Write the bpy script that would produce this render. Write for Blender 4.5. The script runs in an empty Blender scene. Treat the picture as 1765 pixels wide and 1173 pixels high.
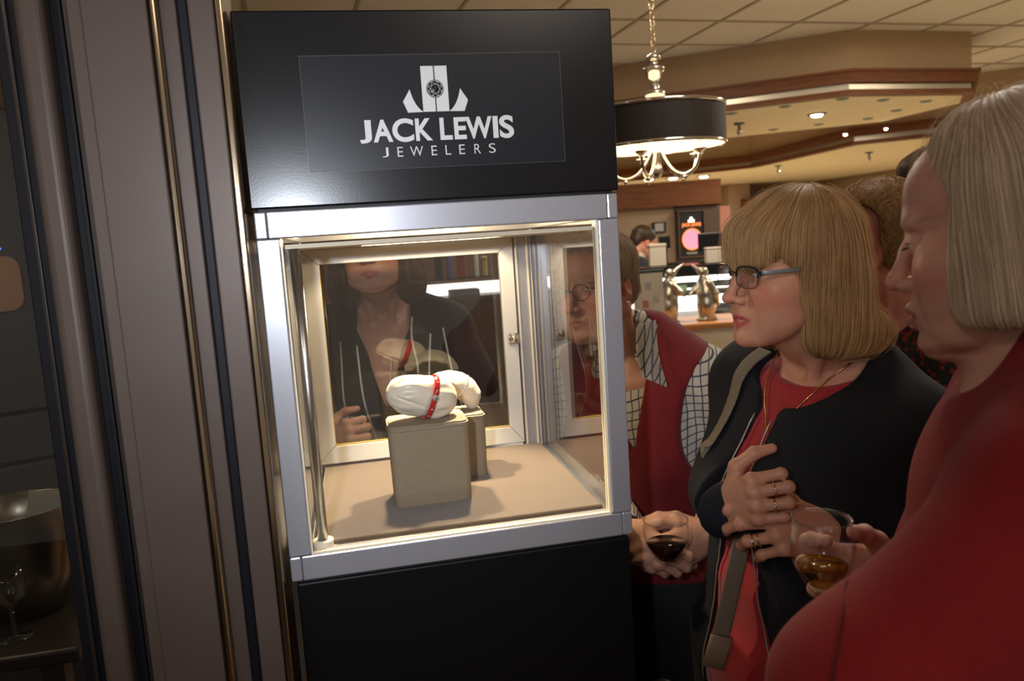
import bpy, bmesh, math, random
import numpy as np
from mathutils import Vector, Matrix

random.seed(7)
rng = np.random.default_rng(7)
SC = bpy.context.scene
COL = SC.collection
PI = math.pi

# ------------------------------------------------------------------ camera
CAM_W, CAM_H, FPX = 1765.0, 1173.0, 1338.19
CC = np.array([0.125679, -1.116507, 1.65])
CR = np.array([0.97736307, -0.20157144, -0.06426805])
CU = np.array([0.08791651, 0.1106472, 0.98996358])
CF = np.array([0.19243731, 0.97320406, -0.12586395])
cam = bpy.data.cameras.new('camera')
cam_o = bpy.data.objects.new('camera', cam)
COL.objects.link(cam_o)
cam.sensor_width = 36.0
cam.lens = 36.0 * FPX / CAM_W
cam.clip_start = 0.02
m = Matrix.Identity(4)
for i in range(3):
    m[i][0], m[i][1], m[i][2], m[i][3] = CR[i], CU[i], -CF[i], CC[i]
cam_o.matrix_world = m
cam.dof.use_dof = True
cam.dof.focus_distance = 1.22
cam.dof.aperture_fstop = 6.5
SC.camera = cam_o

# ------------------------------------------------------------------ view, world, lights
SC.view_settings.view_transform = 'Standard'
SC.view_settings.look = 'None'
SC.view_settings.exposure = 0.0
SC.view_settings.gamma = 1.0
SC.view_settings.use_curve_mapping = False
try:
    SC.cycles.use_denoising = True
    SC.cycles.max_bounces = 10
    SC.cycles.transparent_max_bounces = 24
    SC.cycles.caustics_reflective = False
    SC.cycles.caustics_refractive = False
    SC.cycles.sample_clamp_indirect = 6.0
    SC.cycles_curves.subdivisions = 2
except Exception:
    pass
wd = bpy.data.worlds.new('world')
SC.world = wd
wd.use_nodes = True
wd.node_tree.nodes['Background'].inputs[0].default_value = (1.0, 0.81, 0.64, 1)
wd.node_tree.nodes['Background'].inputs[1].default_value = 0.22


def lamp(name, kind, loc, energy, color, size=0.1, target=None, spot=None, blend=0.5):
    l = bpy.data.lights.new(name, kind)
    l.energy = energy
    l.color = color
    if kind == 'AREA':
        l.shape = 'DISK'
        l.size = size
    else:
        l.shadow_soft_size = size
    if kind == 'SPOT':
        l.spot_size = spot
        l.spot_blend = blend
    o = bpy.data.objects.new(name, l)
    COL.objects.link(o)
    o.location = loc
    if target is not None:
        o.rotation_euler = (Vector(target) - Vector(loc)).to_track_quat('-Z', 'Y').to_euler()
    return o


# the camera's built-in flash, a little above and left of the lens
def P0(px, py, d=1.0):
    return CC + d * (CF + CR * ((px - CAM_W / 2) / FPX) - CU * ((py - CAM_H / 2) / FPX))


FLASH = CC + CR * -0.15 + CU * 0.055 + CF * -0.03
lamp('camera_flash', 'SPOT', FLASH, 45.0, (0.84, 0.90, 1.0), 0.018, target=P0(590, 450), spot=math.radians(78), blend=1.0)
# two warm halogen capsules hidden in the slot of the display case's inner ceiling
for lx in (0.195, 0.335):
    lamp('case_capsule_light', 'POINT', (lx, 0.330, 1.700), 3.0, (1.0, 0.80, 0.50), 0.010)
    lamp('case_reflector_light', 'SPOT', (lx, 0.331, 1.698), 24.0, (1.0, 0.82, 0.53), 0.012, target=(0.245, 0.215, 1.30), spot=math.radians(82), blend=0.45)
lamp('people_fill_light', 'AREA', (-1.1, -2.1, 3.3), 42, (1.0, 0.84, 0.74), 1.0, target=(0.8, -0.2, 1.5))  # unseen fill lamp, added to brighten the women's faces from the left
# an added, unseen fill lamp brightening the people at right, and a lamp beyond the dark glass
lamp('people_fill_light', 'AREA', (1.1, -2.6, 3.3), 20, (1.0, 0.84, 0.72), 1.2, target=(0.9, -0.1, 1.4))
lamp('bar_lamp', 'POINT', (-0.95, 0.75, 1.95), 3.0, (1.0, 0.80, 0.52), 0.05)
# the shop's ceiling lamps; the first is added to brighten the curly-haired woman
for lx, ly, lz, e in ((1.5, 0.9, 2.96, 9), (1.6, 3.2, 2.96, 30), (3.6, 2.6, 2.96, 34), (5.6, 2.4, 2.96, 26), (1.6, 6.0, 2.96, 46), (4.6, 5.3, 2.55, 30), (6.5, 8.8, 2.43, 60), (5.0, 10.5, 2.43, 50), (3.0, 9.5, 2.43, 40)):
    lamp('shop_ceiling_and_fill_light', 'AREA', (lx, ly, lz), e * 1.45, (1.0, 0.87, 0.71), 0.5, target=(lx, ly, 0))

# ------------------------------------------------------------------ measuring helpers


def P(px, py, d):
    """the point d metres in front of the camera on the sight line through a photo pixel"""
    return CC + d * (CF + CR * ((px - CAM_W / 2) / FPX) - CU * ((py - CAM_H / 2) / FPX))


# ------------------------------------------------------------------ materials
MATS = {}


def nodes(name):
    mt = bpy.data.materials.new(name)
    mt.use_nodes = True
    nt = mt.node_tree
    b = nt.nodes['Principled BSDF']
    return mt, nt, b


def mat(name, col, rough=0.5, metal=0.0, var=0.0, vscale=8.0, bump=0.0, bscale=200.0, spec=0.5, stretch=(1, 1, 1), sheen=0.0, sss=0.0, attr=False, coat=0.0, emit=None, estr=0.0, col2=None):
    if name in MATS:
        return MATS[name]
    mt, nt, b = nodes(name)
    L = nt.links.new
    b.inputs['Base Color'].default_value = (*col, 1)
    b.inputs['Roughness'].default_value = rough
    b.inputs['Metallic'].default_value = metal
    b.inputs['Specular IOR Level'].default_value = spec
    b.inputs['Sheen Weight'].default_value = sheen
    b.inputs['Coat Weight'].default_value = coat
    b.inputs['Coat Roughness'].default_value = 0.15 if name != 'silver_paint' else 0.20
    if sss:
        b.inputs['Subsurface Weight'].default_value = sss
        b.inputs['Subsurface Radius'].default_value = (1.0, 0.35, 0.2)
        b.inputs['Subsurface Scale'].default_value = 0.006
    if emit:
        b.inputs['Emission Color'].default_value = (*emit, 1)
        b.inputs['Emission Strength'].default_value = estr
    tc = nt.nodes.new('ShaderNodeTexCoord')
    mp = nt.nodes.new('ShaderNodeMapping')
    mp.inputs['Scale'].default_value = stretch
    L(tc.outputs['Object'], mp.inputs['Vector'])
    src = None
    if attr:
        at = nt.nodes.new('ShaderNodeAttribute')
        at.attribute_name = 'Col'
        src = at.outputs['Color']
    if var > 0 or col2:
        n = nt.nodes.new('ShaderNodeTexNoise')
        n.inputs['Scale'].default_value = vscale
        n.inputs['Detail'].default_value = 5
        L(mp.outputs[0], n.inputs['Vector'])
        mx = nt.nodes.new('ShaderNodeMix')
        mx.data_type = 'RGBA'
        if col2:
            mx.inputs[6].default_value = (*col, 1)
            mx.inputs[7].default_value = (*col2, 1)
            mr = nt.nodes.new('ShaderNodeMapRange')
            mr.inputs[1].default_value = 0.35
            mr.inputs[2].default_value = 0.65
            L(n.outputs[0], mr.inputs[0])
            L(mr.outputs[0], mx.inputs[0])
        else:
            mx.blend_type = 'MULTIPLY'
            mx.inputs[0].default_value = 1.0
            mr = nt.nodes.new('ShaderNodeMapRange')
            mr.inputs[1].default_value = 0.25
            mr.inputs[2].default_value = 0.75
            mr.inputs[3].default_value = 1 - var
            mr.inputs[4].default_value = 1 + var
            L(n.outputs[0], mr.inputs[0])
            L(mr.outputs[0], mx.inputs[7])
            if src is None:
                mx.inputs[6].default_value = (*col, 1)
            else:
                L(src, mx.inputs[6])
        L(mx.outputs[2], b.inputs['Base Color'])
    elif src is not None:
        L(src, b.inputs['Base Color'])
    if bump > 0:
        n2 = nt.nodes.new('ShaderNodeTexNoise')
        n2.inputs['Scale'].default_value = bscale
        n2.inputs['Detail'].default_value = 3
        L(mp.outputs[0], n2.inputs['Vector'])
        bp = nt.nodes.new('ShaderNodeBump')
        bp.inputs['Strength'].default_value = bump
        bp.inputs['Distance'].default_value = 0.002
        L(n2.outputs[0], bp.inputs['Height'])
        L(bp.outputs[0], b.inputs['Normal'])
    MATS[name] = mt
    return mt


def glass_pane(name, tint=(1, 1, 1), ior=1.5, rough=0.0):
    """clear pane: a real Fresnel mix of see-through and mirror reflection, on both faces"""
    if name in MATS:
        return MATS[name]
    mt, nt, b = nodes(name)
    L = nt.links.new
    nt.nodes.remove(b)
    out = [n for n in nt.nodes if n.type == 'OUTPUT_MATERIAL'][0]
    tr = nt.nodes.new('ShaderNodeBsdfTransparent')
    tr.inputs[0].default_value = (*tint, 1)
    gl = nt.nodes.new('ShaderNodeBsdfGlossy')
    gl.inputs['Roughness'].default_value = rough
    ge = nt.nodes.new('ShaderNodeNewGeometry')
    mr = nt.nodes.new('ShaderNodeMapRange')
    mr.inputs[3].default_value = ior
    mr.inputs[4].default_value = 1.0 / ior
    L(ge.outputs['Backfacing'], mr.inputs[0])
    fr = nt.nodes.new('ShaderNodeFresnel')
    L(mr.outputs[0], fr.inputs['IOR'])
    mx = nt.nodes.new('ShaderNodeMixShader')
    L(fr.outputs[0], mx.inputs[0])
    L(tr.outputs[0], mx.inputs[1])
    L(gl.outputs[0], mx.inputs[2])
    L(mx.outputs[0], out.inputs[0])
    MATS[name] = mt
    return mt


def liquid(name, col):
    if name in MATS:
        return MATS[name]
    return glass_pane(name, col, 1.33, 0.0)


# ------------------------------------------------------------------ mesh helpers
def link(name, me, mats, parent=None, smooth=False):
    if not isinstance(mats, (list, tuple)):
        mats = [mats]
    for k in mats:
        me.materials.append(k)
    if smooth:
        me.polygons.foreach_set('use_smooth', [True] * len(me.polygons))
    o = bpy.data.objects.new(name, me)
    COL.objects.link(o)
    if parent is not None:
        o.parent = parent
        if parent.type == 'EMPTY':   # shapes are modelled where they stand; the empty only carries them
            o.matrix_parent_inverse = Matrix.Translation(-Vector(parent.location))
    return o


def from_bm(name, bm, mats, parent=None, smooth=False):
    bmesh.ops.recalc_face_normals(bm, faces=bm.faces[:])
    me = bpy.data.meshes.new(name)
    bm.to_mesh(me)
    bm.free()
    return link(name, me, mats, parent, smooth)


def tag(o, label=None, cat=None, group=None, kind=None):
    if label:
        o['label'] = label
    if cat:
        o['category'] = cat
    if group:
        o['group'] = group
    if kind:
        o['kind'] = kind
    return o


def empty(name, loc, label=None, cat=None, group=None, kind=None):
    o = bpy.data.objects.new(name, None)
    o.empty_display_size = 0.05
    COL.objects.link(o)
    o.location = loc
    return tag(o, label, cat, group, kind)


def bm_box(bm, lo, hi, bev=0.0, seg=1, M=None):
    lo = Vector(lo)
    hi = Vector(hi)
    r = bmesh.ops.create_cube(bm, size=1.0)
    vs = r['verts']
    for v in vs:
        v.co = Vector(((lo[i] + hi[i]) / 2 + v.co[i] * (hi[i] - lo[i]) for i in range(3)))
    if bev > 0:
        es = list({e for v in vs for e in v.link_edges})
        rr = bmesh.ops.bevel(bm, geom=es, offset=bev, segments=seg, profile=0.5, affect='EDGES')
        vs = list({v for f in rr['faces'] for v in f.verts} | {v for v in vs if v.is_valid})
    if M is not None:
        for v in vs:
            v.co = M @ v.co
    return vs


def box(name, lo, hi, mt, parent=None, bev=0.0, seg=1, M=None):
    bm = bmesh.new()
    bm_box(bm, lo, hi, bev, seg, M)
    return from_bm(name, bm, mt, parent)


def bm_prism(bm, pts, z0, z1, M=None):
    """a polygon in x/y pushed from z0 to z1"""
    a = [bm.verts.new((x, y, z0)) for x, y in pts]
    b = [bm.verts.new((x, y, z1)) for x, y in pts]
    n = len(pts)
    bm.faces.new(a[::-1])
    bm.faces.new(b)
    for i in range(n):
        bm.faces.new((a[i], a[(i + 1) % n], b[(i + 1) % n], b[i]))
    if M is not None:
        for v in a + b:
            v.co = M @ v.co


def bm_front(bm, pts, y0, y1):
    """a polygon in x/z (facing -y) given thickness from y0 to y1"""
    a = [bm.verts.new((x, y0, z)) for x, z in pts]
    b = [bm.verts.new((x, y1, z)) for x, z in pts]
    n = len(pts)
    bm.faces.new(a)
    bm.faces.new(b[::-1])
    for i in range(n):
        bm.faces.new((a[(i + 1) % n], a[i], b[i], b[(i + 1) % n]))


def bm_lathe(bm, prof, c=(0, 0, 0), n=32, M=None, closed=False):
    rings = []
    c = Vector(c)
    for r, z in prof:
        ring = []
        for i in range(n):
            a = 2 * PI * i / n
            co = Vector((r * math.cos(a), r * math.sin(a), z))
            if M is not None:
                co = M @ co
            ring.append(bm.verts.new(co + c))
        rings.append(ring)
    for k in range(len(rings) - 1):
        for i in range(n):
            bm.faces.new((rings[k][i], rings[k][(i + 1) % n], rings[k + 1][(i + 1) % n], rings[k + 1][i]))
    if closed:
        for i in range(n):
            bm.faces.new((rings[-1][i], rings[-1][(i + 1) % n], rings[0][(i + 1) % n], rings[0][i]))
        return
    if prof[0][0] > 1e-6:
        bm.faces.new(rings[0][::-1])
    if prof[-1][0] > 1e-6:
        bm.faces.new(rings[-1])


def lathe(name, prof, c, mt, parent=None, n=32, M=None, smooth=True, ring=False):
    bm = bmesh.new()
    bm_lathe(bm, prof, c, n, M, ring)
    bmesh.ops.remove_doubles(bm, verts=bm.verts[:], dist=1e-6)
    return from_bm(name, bm, mt, parent, smooth)


def bm_tube(bm, pts, r, n=10, flat=None, closed=False, caps=True):
    """tube along points; r a number or list; flat=(normal list or vector, w, t) gives a ribbon section"""
    pts = [Vector(p) for p in pts]
    N = len(pts)
    rings = []
    up = Vector((0, 0, 1))
    prev = None
    for i, p in enumerate(pts):
        if closed:
            t = (pts[(i + 1) % N] - pts[i - 1]).normalized()
        else:
            t = (pts[min(i + 1, N - 1)] - pts[max(i - 1, 0)]).normalized()
        if flat is not None:
            nn = Vector(flat[0][i] if isinstance(flat[0], list) else flat[0])
            nn = (nn - t * nn.dot(t)).normalized()
            s = t.cross(nn)
            w, th = flat[1], flat[2]
            ring = []
            for k in range(n):
                a = 2 * PI * (k + 0.5) / n
                cx, sx = math.cos(a), math.sin(a)
                e = 0.35
                ring.append(bm.verts.new(p + s * (math.copysign(abs(cx) ** e, cx) * w) + nn * (math.copysign(abs(sx) ** e, sx) * th)))
        else:
            if prev is None:
                a0 = up if abs(t.dot(up)) < 0.95 else Vector((1, 0, 0))
                u = t.cross(a0).normalized()
            else:
                u = (prev - t * prev.dot(t)).normalized()
            prev = u
            v = t.cross(u)
            rr = r[i] if isinstance(r, (list, tuple)) else r
            ring = [bm.verts.new(p + u * (math.cos(2 * PI * k / n) * rr) + v * (math.sin(2 * PI * k / n) * rr)) for k in range(n)]
        rings.append(ring)
    M = N if closed else N - 1
    for i in range(M):
        a, b = rings[i], rings[(i + 1) % N]
        for k in range(n):
            bm.faces.new((a[k], a[(k + 1) % n], b[(k + 1) % n], b[k]))
    if not closed and caps:
        bm.faces.new(rings[0][::-1])
        bm.faces.new(rings[-1])


def tube(name, pts, r, mt, parent=None, n=10, flat=None, closed=False, smooth=True):
    bm = bmesh.new()
    bm_tube(bm, pts, r, n, flat, closed)
    return from_bm(name, bm, mt, parent, smooth)


def bez(p0, p1, p2, n=10):
    p0, p1, p2 = Vector(p0), Vector(p1), Vector(p2)
    return [p0 * (1 - t) ** 2 + p1 * 2 * t * (1 - t) + p2 * t * t for t in [i / n for i in range(n + 1)]]


def catmull(pts, n=6):
    pts = [Vector(p) for p in pts]
    out = []
    for i in range(len(pts) - 1):
        a, b, c, d = pts[max(i - 1, 0)], pts[i], pts[i + 1], pts[min(i + 2, len(pts) - 1)]
        for k in range(n):
            t = k / n
            out.append(0.5 * ((2 * b) + (c - a) * t + (2 * a - 5 * b + 4 * c - d) * t * t + (3 * b - a - 3 * c + d) * t ** 3))
    out.append(pts[-1])
    return out


def copy_tree(o, parent=None, delta=None):
    c = o.copy()
    COL.objects.link(c)
    if parent is not None:
        mpi = o.matrix_parent_inverse.copy()
        c.parent = parent
        c.matrix_parent_inverse = mpi
    for ch in o.children:
        copy_tree(ch, c)
    return c
# ------------------------------------------------------------------ smooth solid modelling (signed distances, then a surface)
def rotm(axis, deg):
    return np.array(Matrix.Rotation(math.radians(deg), 3, axis))


class Solid:
    def __init__(s):
        s.ops = []
        s.M = (np.eye(3), np.zeros(3), 1.0)

    def frame(s, Rm=None, t=None, sc=1.0):
        s.M = (np.eye(3) if Rm is None else np.array(Rm, float), np.zeros(3) if t is None else np.array(t, float), sc)
        return s

    def w(s, p):
        return s.M[0] @ (np.array(p, float) * s.M[2]) + s.M[1]

    def _add(s, fn, lo, hi, k, op, tag=None):
        s.ops.append((fn, np.array(lo), np.array(hi), k, op))

    def ell(s, c, r, k=0.01, op='+', rot=None, shell=None):
        c = s.w(c)
        r = np.array(r, float) * s.M[2]
        A = s.M[0] if rot is None else s.M[0] @ rot
        rm = r.max()

        def fn(p):
            q = (p - c) @ A
            k0 = np.sqrt(((q / r) ** 2).sum(-1))
            k1 = np.sqrt(((q / (r * r)) ** 2).sum(-1)) + 1e-9
            return k0 * (k0 - 1.0) / k1
        s._add(fn, c - rm, c + rm, k * s.M[2], op)
        return s

    def cone(s, a, b, ra, rb=None, k=0.01, op='+'):
        a, b = s.w(a), s.w(b)
        rb = ra if rb is None else rb
        ra, rb = ra * s.M[2], rb * s.M[2]
        d = b - a
        dd = float(d @ d) + 1e-12

        def fn(p):
            t = np.clip(((p - a) @ d) / dd, 0, 1)
            q = p - a - t[..., None] * d
            return np.sqrt((q * q).sum(-1)) - (ra + (rb - ra) * t)
        rr = max(ra, rb)
        s._add(fn, np.minimum(a, b) - rr, np.maximum(a, b) + rr, k * s.M[2], op)
        return s

    def chain(s, pts, rs, k=0.01, op='+'):
        for i in range(len(pts) - 1):
            s.cone(pts[i], pts[i + 1], rs[i], rs[i + 1], k, op)
        return s

    def cube(s, c, h, k=0.005, op='+', rot=None, rad=0.0):
        c = s.w(c)
        h = np.array(h, float) * s.M[2]
        A = s.M[0] if rot is None else s.M[0] @ rot

        def fn(p):
            q = np.abs((p - c) @ A) - (h - rad)
            return np.sqrt((np.maximum(q, 0) ** 2).sum(-1)) + np.minimum(q.max(-1), 0) - rad
        e = np.abs(A) @ h
        s._add(fn, c - e, c + e, k * s.M[2], op)
        return s

    def func(s, f, lo, hi, k, op):
        s._add(f, lo, hi, k, op)
        return s

    @staticmethod
    def comb(F, d, k, op):
        if op == '+':
            h = np.clip(0.5 + 0.5 * (F - d) / k, 0, 1)
            return F + (d - F) * h - k * h * (1 - h)
        if op == '-':
            d = -d
        h = np.clip(0.5 - 0.5 * (F - d) / k, 0, 1)
        return F + (d - F) * h + k * h * (1 - h)

    def eval(s, p):
        p = np.asarray(p, float)
        F = np.full(p.shape[:-1], 1.0)
        for fn, lo, hi, k, op in s.ops:
            F = s.comb(F, fn(p), max(k, 1e-5), op)
        return F

    def bounds(s, pad=0.01):
        lo = np.min([o[1] for o in s.ops if o[4] == '+'], 0) - pad
        hi = np.max([o[2] for o in s.ops if o[4] == '+'], 0) + pad
        return lo, hi

    def grid(s, lo, hi, h):
        n = np.maximum(np.ceil((hi - lo) / h).astype(int) + 1, 2)
        F = np.full(n, 0.5, np.float32)
        ax = [lo[i] + h * np.arange(n[i]) for i in range(3)]
        for fn, l, u, k, op in s.ops:
            if op == '&':
                i0 = np.zeros(3, int)
                i1 = n
            else:
                m_ = k + 3 * h
                i0 = np.clip(np.floor((l - m_ - lo) / h).astype(int), 0, n)
                i1 = np.clip(np.ceil((u + m_ - lo) / h).astype(int) + 1, 0, n)
            if (i1 <= i0).any():
                continue
            sl = tuple(slice(a, b) for a, b in zip(i0, i1))
            g = np.stack(np.meshgrid(ax[0][sl[0]], ax[1][sl[1]], ax[2][sl[2]], indexing='ij'), -1)
            F[sl] = s.comb(F[sl], fn(g), max(k, 1e-5), op)
        return F

    def surface(s, h, lo=None, hi=None, post=None):
        b = s.bounds(2.5 * h)
        lo = b[0] if lo is None else np.maximum(b[0], lo)
        hi = b[1] if hi is None else np.minimum(b[1], hi)
        F = s.grid(lo, hi, h)
        if post is not None:
            F = post(F, lo, h)
        return nets(F, lo, h)


def nets(F, lo, h):
    S = F < 0
    nx, ny, nz = F.shape
    corner = [(i, j, k) for i in (0, 1) for j in (0, 1) for k in (0, 1)]
    cnt = np.zeros((nx - 1, ny - 1, nz - 1), np.int8)
    for i, j, k in corner:
        cnt += S[i:nx - 1 + i, j:ny - 1 + j, k:nz - 1 + k]
    act = (cnt > 0) & (cnt < 8)
    I = np.argwhere(act)
    idx = np.full(act.shape, -1, np.int64)
    idx[act] = np.arange(len(I))
    acc = np.zeros((len(I), 3))
    num = np.zeros(len(I))
    for a in range(3):
        o1, o2 = [q for q in range(3) if q != a]
        for u in (0, 1):
            for v in (0, 1):
                c0 = np.zeros(3, int)
                c0[o1], c0[o2] = u, v
                c1 = c0.copy()
                c1[a] = 1
                f0 = F[tuple((I + c0).T)]
                f1 = F[tuple((I + c1).T)]
                x = (f0 < 0) != (f1 < 0)
                t = np.where(x, f0 / np.where(x, f0 - f1, 1), 0)
                p = c0 + t[:, None] * (c1 - c0)
                acc += np.where(x[:, None], p, 0)
                num += x
    V = lo + h * (I + acc / num[:, None])
    quads = []
    for a in range(3):
        o1, o2 = [(1, 2), (2, 0), (0, 1)][a]
        s0 = [slice(None)] * 3
        s1 = [slice(None)] * 3
        s0[a] = slice(0, -1)
        s1[a] = slice(1, None)
        x = S[tuple(s0)] != S[tuple(s1)]
        E_ = np.argwhere(x)
        ok = (E_[:, o1] > 0) & (E_[:, o2] > 0) & (E_[:, o1] < F.shape[o1] - 1) & (E_[:, o2] < F.shape[o2] - 1)
        E_ = E_[ok]
        inside0 = S[tuple(E_.T)]
        d1 = np.zeros(3, int)
        d2 = np.zeros(3, int)
        d1[o1] = 1
        d2[o2] = 1
        q = np.stack([idx[tuple((E_ - d1 - d2).T)], idx[tuple((E_ - d2).T)], idx[tuple(E_.T)], idx[tuple((E_ - d1).T)]], 1)
        q = np.where(inside0[:, None], q, q[:, ::-1])
        quads.append(q)
    Q = np.concatenate(quads)
    return V, Q


def quad_mesh(name, V, Q):
    me = bpy.data.meshes.new(name)
    me.vertices.add(len(V))
    me.vertices.foreach_set('co', np.ascontiguousarray(V, np.float32).ravel())
    me.loops.add(len(Q) * 4)
    me.loops.foreach_set('vertex_index', np.ascontiguousarray(Q, np.int32).ravel())
    me.polygons.add(len(Q))
    me.polygons.foreach_set('loop_start', np.arange(0, len(Q) * 4, 4, dtype=np.int32))
    me.update(calc_edges=True)
    me.polygons.foreach_set('use_smooth', np.ones(len(Q), bool))
    return me


def join_vq(parts):
    Vs, Qs, n = [], [], 0
    for V, Q in parts:
        Vs.append(V)
        Qs.append(Q + n)
        n += len(V)
    return np.concatenate(Vs), np.concatenate(Qs)


def set_col(me, C3):
    a = me.color_attributes.new('Col', 'FLOAT_COLOR', 'POINT')
    c = np.ones((len(C3), 4), np.float32)
    c[:, :3] = C3
    a.data.foreach_set('color', c.ravel())


def wob(p, f, seed=0):
    """cheap smooth noise, about -1..1"""
    r = np.random.default_rng(seed)
    out = np.zeros(p.shape[:-1])
    for i in range(5):
        k = r.normal(size=3)
        k = k / np.linalg.norm(k) * f * (0.6 + 0.25 * i)
        out += np.sin(p @ k + r.uniform(0, 6.28)) / (1 + 0.35 * i)
    return out / 2.6


def relax(V, Q, it=1, lam=0.5):
    """even out the net"""
    E_ = np.concatenate([Q[:, [0, 1]], Q[:, [1, 2]], Q[:, [2, 3]], Q[:, [3, 0]]])
    for _ in range(it):
        A = np.zeros_like(V)
        n = np.zeros(len(V))
        np.add.at(A, E_[:, 0], V[E_[:, 1]])
        np.add.at(n, E_[:, 0], 1)
        np.add.at(A, E_[:, 1], V[E_[:, 0]])
        np.add.at(n, E_[:, 1], 1)
        V = V + lam * (A / np.maximum(n, 1)[:, None] - V)
    return V


def solid_obj(name, S, h, mt, parent=None, lo=None, hi=None, sm=2, disp=None):
    V, Q = S.surface(h, lo, hi)
    V = relax(V, Q, sm)
    if disp is not None:
        V = V + disp(V)
    return link(name, quad_mesh(name, V, Q), mt, parent)


def grad(S, p, e=0.0008):
    g = np.stack([S.eval(p + np.eye(3)[i] * e) - S.eval(p - np.eye(3)[i] * e) for i in range(3)], -1)
    return g / (np.linalg.norm(g, axis=-1, keepdims=True) + 1e-9)
# ------------------------------------------------------------------ colours
BLACK_LACQ = mat('black_lacquer', (0.0045, 0.0046, 0.0058), 0.23, bump=0.018, bscale=300, spec=0.42)
BLACK_PED = mat('black_pedestal_laminate', (0.0045, 0.0044, 0.005), 0.45, spec=0.15)
BLACK_MATT = mat('black_matt', (0.004, 0.004, 0.0045), 0.6)
SILVER = mat('silver_paint', (0.38, 0.38, 0.41), 0.34, metal=0.45, var=0.05, vscale=300, bump=0.012, bscale=160, coat=1.0)
BRONZE = mat('bronze_anodised', (0.085, 0.061, 0.049), 0.45, metal=0.2, var=0.06, vscale=14, spec=0.3)
BRONZE_D = mat('bronze_dark', (0.030, 0.023, 0.020), 0.35, metal=0.5)
GASKET = mat('black_gasket', (0.004, 0.004, 0.006), 0.5, spec=0.2)
BRASS_EDGE = mat('satin_metal_edge', (0.45, 0.36, 0.25), 0.16, metal=1.0, bump=0.08, bscale=400, stretch=(1, 1, 0.01))
GLASS = glass_pane('clear_glass')
COATED = glass_pane('coated_glass', (0.94, 0.94, 0.93), 1.8)
BEIGE = mat('beige_wallcovering', (0.48, 0.34, 0.20), 0.8, var=0.06, vscale=60)
BEIGE_W = mat('beige_wall_paint', (0.36, 0.26, 0.17), 0.8, var=0.05, vscale=10)
CREAM = mat('cream_soffit', (0.82, 0.72, 0.47), 0.75, var=0.03, vscale=5)
WOOD = mat('red_brown_wood', (0.165, 0.055, 0.015), 0.45, var=0.35, spec=0.3, vscale=5, stretch=(1, 1, 14))
WOOD_L = mat('orange_wood_edge', (0.36, 0.15, 0.05), 0.35, var=0.25, vscale=6, stretch=(1, 1, 8))
TILE = mat('mineral_ceiling_tile', (0.78, 0.74, 0.64), 0.9, var=0.04, vscale=90, bump=0.25, bscale=250)
TBAR = mat('ceiling_grid_bar', (0.46, 0.39, 0.28), 0.6)
CHROME = mat('chrome', (0.80, 0.76, 0.70), 0.12, metal=1.0)
STEEL = mat('brushed_steel', (0.55, 0.54, 0.53), 0.28, metal=1.0)
FLOORM = mat('brown_plank_floor', (0.20, 0.085, 0.030), 0.45, var=0.3, vscale=3, stretch=(1, 12, 1))

# ------------------------------------------------------------------ floor, ceiling, walls
fl = tag(box('floor', (-4, -4, -0.06), (10, 15, 0), mat('dark_tile_grout', (0.012, 0.010, 0.009), 0.7)), kind='structure')
box('bounce_carpet', (0.0, 2.6, 0.0), (9.3, 13.1, 0.010), mat('tan_carpet', (0.55, 0.46, 0.33), 0.95, var=0.1, vscale=40), fl)  # unseen pale carpet, added to bounce light up onto the ceiling
box('bounce_carpet', (2.2, -3.5, 0.0), (9.3, 2.6, 0.010), mat('tan_carpet', (0, 0, 0)), fl)
ca, sa = math.cos(math.radians(4.5)), math.sin(math.radians(4.5))


def rot_store(x, y):
    return (x * ca - y * sa, x * sa + y * ca)


TM = Matrix.Rotation(math.radians(4.5), 4, 'Z')
# dark stone tiles outside (left of the shop front) and planks inside
STONE = mat('dark_stone_tile', (0.035, 0.027, 0.022), 0.28, var=0.25, vscale=4)
tile_me = None
for ix in range(-6, 0):
    for iy in range(-4, 5):
        if tile_me is None:
            bm = bmesh.new()
            bm_box(bm, (0.004, 0.004, 0.0), (0.446, 0.446, 0.008), 0.002)
            o = from_bm('floor_tile', bm, STONE, fl)
            tile_me = o.data
        else:
            o = bpy.data.objects.new('floor_tile', tile_me)
            COL.objects.link(o)
            o.parent = fl
        o.location = (ix * 0.45 + 0.02, iy * 0.45 - 0.3, 0)
plank_me = None
for ix in range(0, 18):
    for iy in range(-1, 3):
        if plank_me is None:
            bm = bmesh.new()
            bm_box(bm, (0.0008, 0.001, 0.0), (0.1192, 1.199, 0.008), 0.0015)
            o = from_bm('floor_plank', bm, FLOORM, fl)
            plank_me = o.data
        else:
            o = bpy.data.objects.new('floor_plank', plank_me)
            COL.objects.link(o)
            o.parent = fl
        o.location = (0.02 + ix * 0.12, -0.9 + iy * 1.2 + (ix % 3) * 0.37, 0)

CZ = 3.02
ceil = tag(box('ceiling', (-2.2, -2.2, CZ + 0.03), (9.8, 13.6, CZ + 0.08), TBAR, M=TM), kind='structure')
T0 = np.array([0.5, 0.2])
g = 0.61
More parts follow.
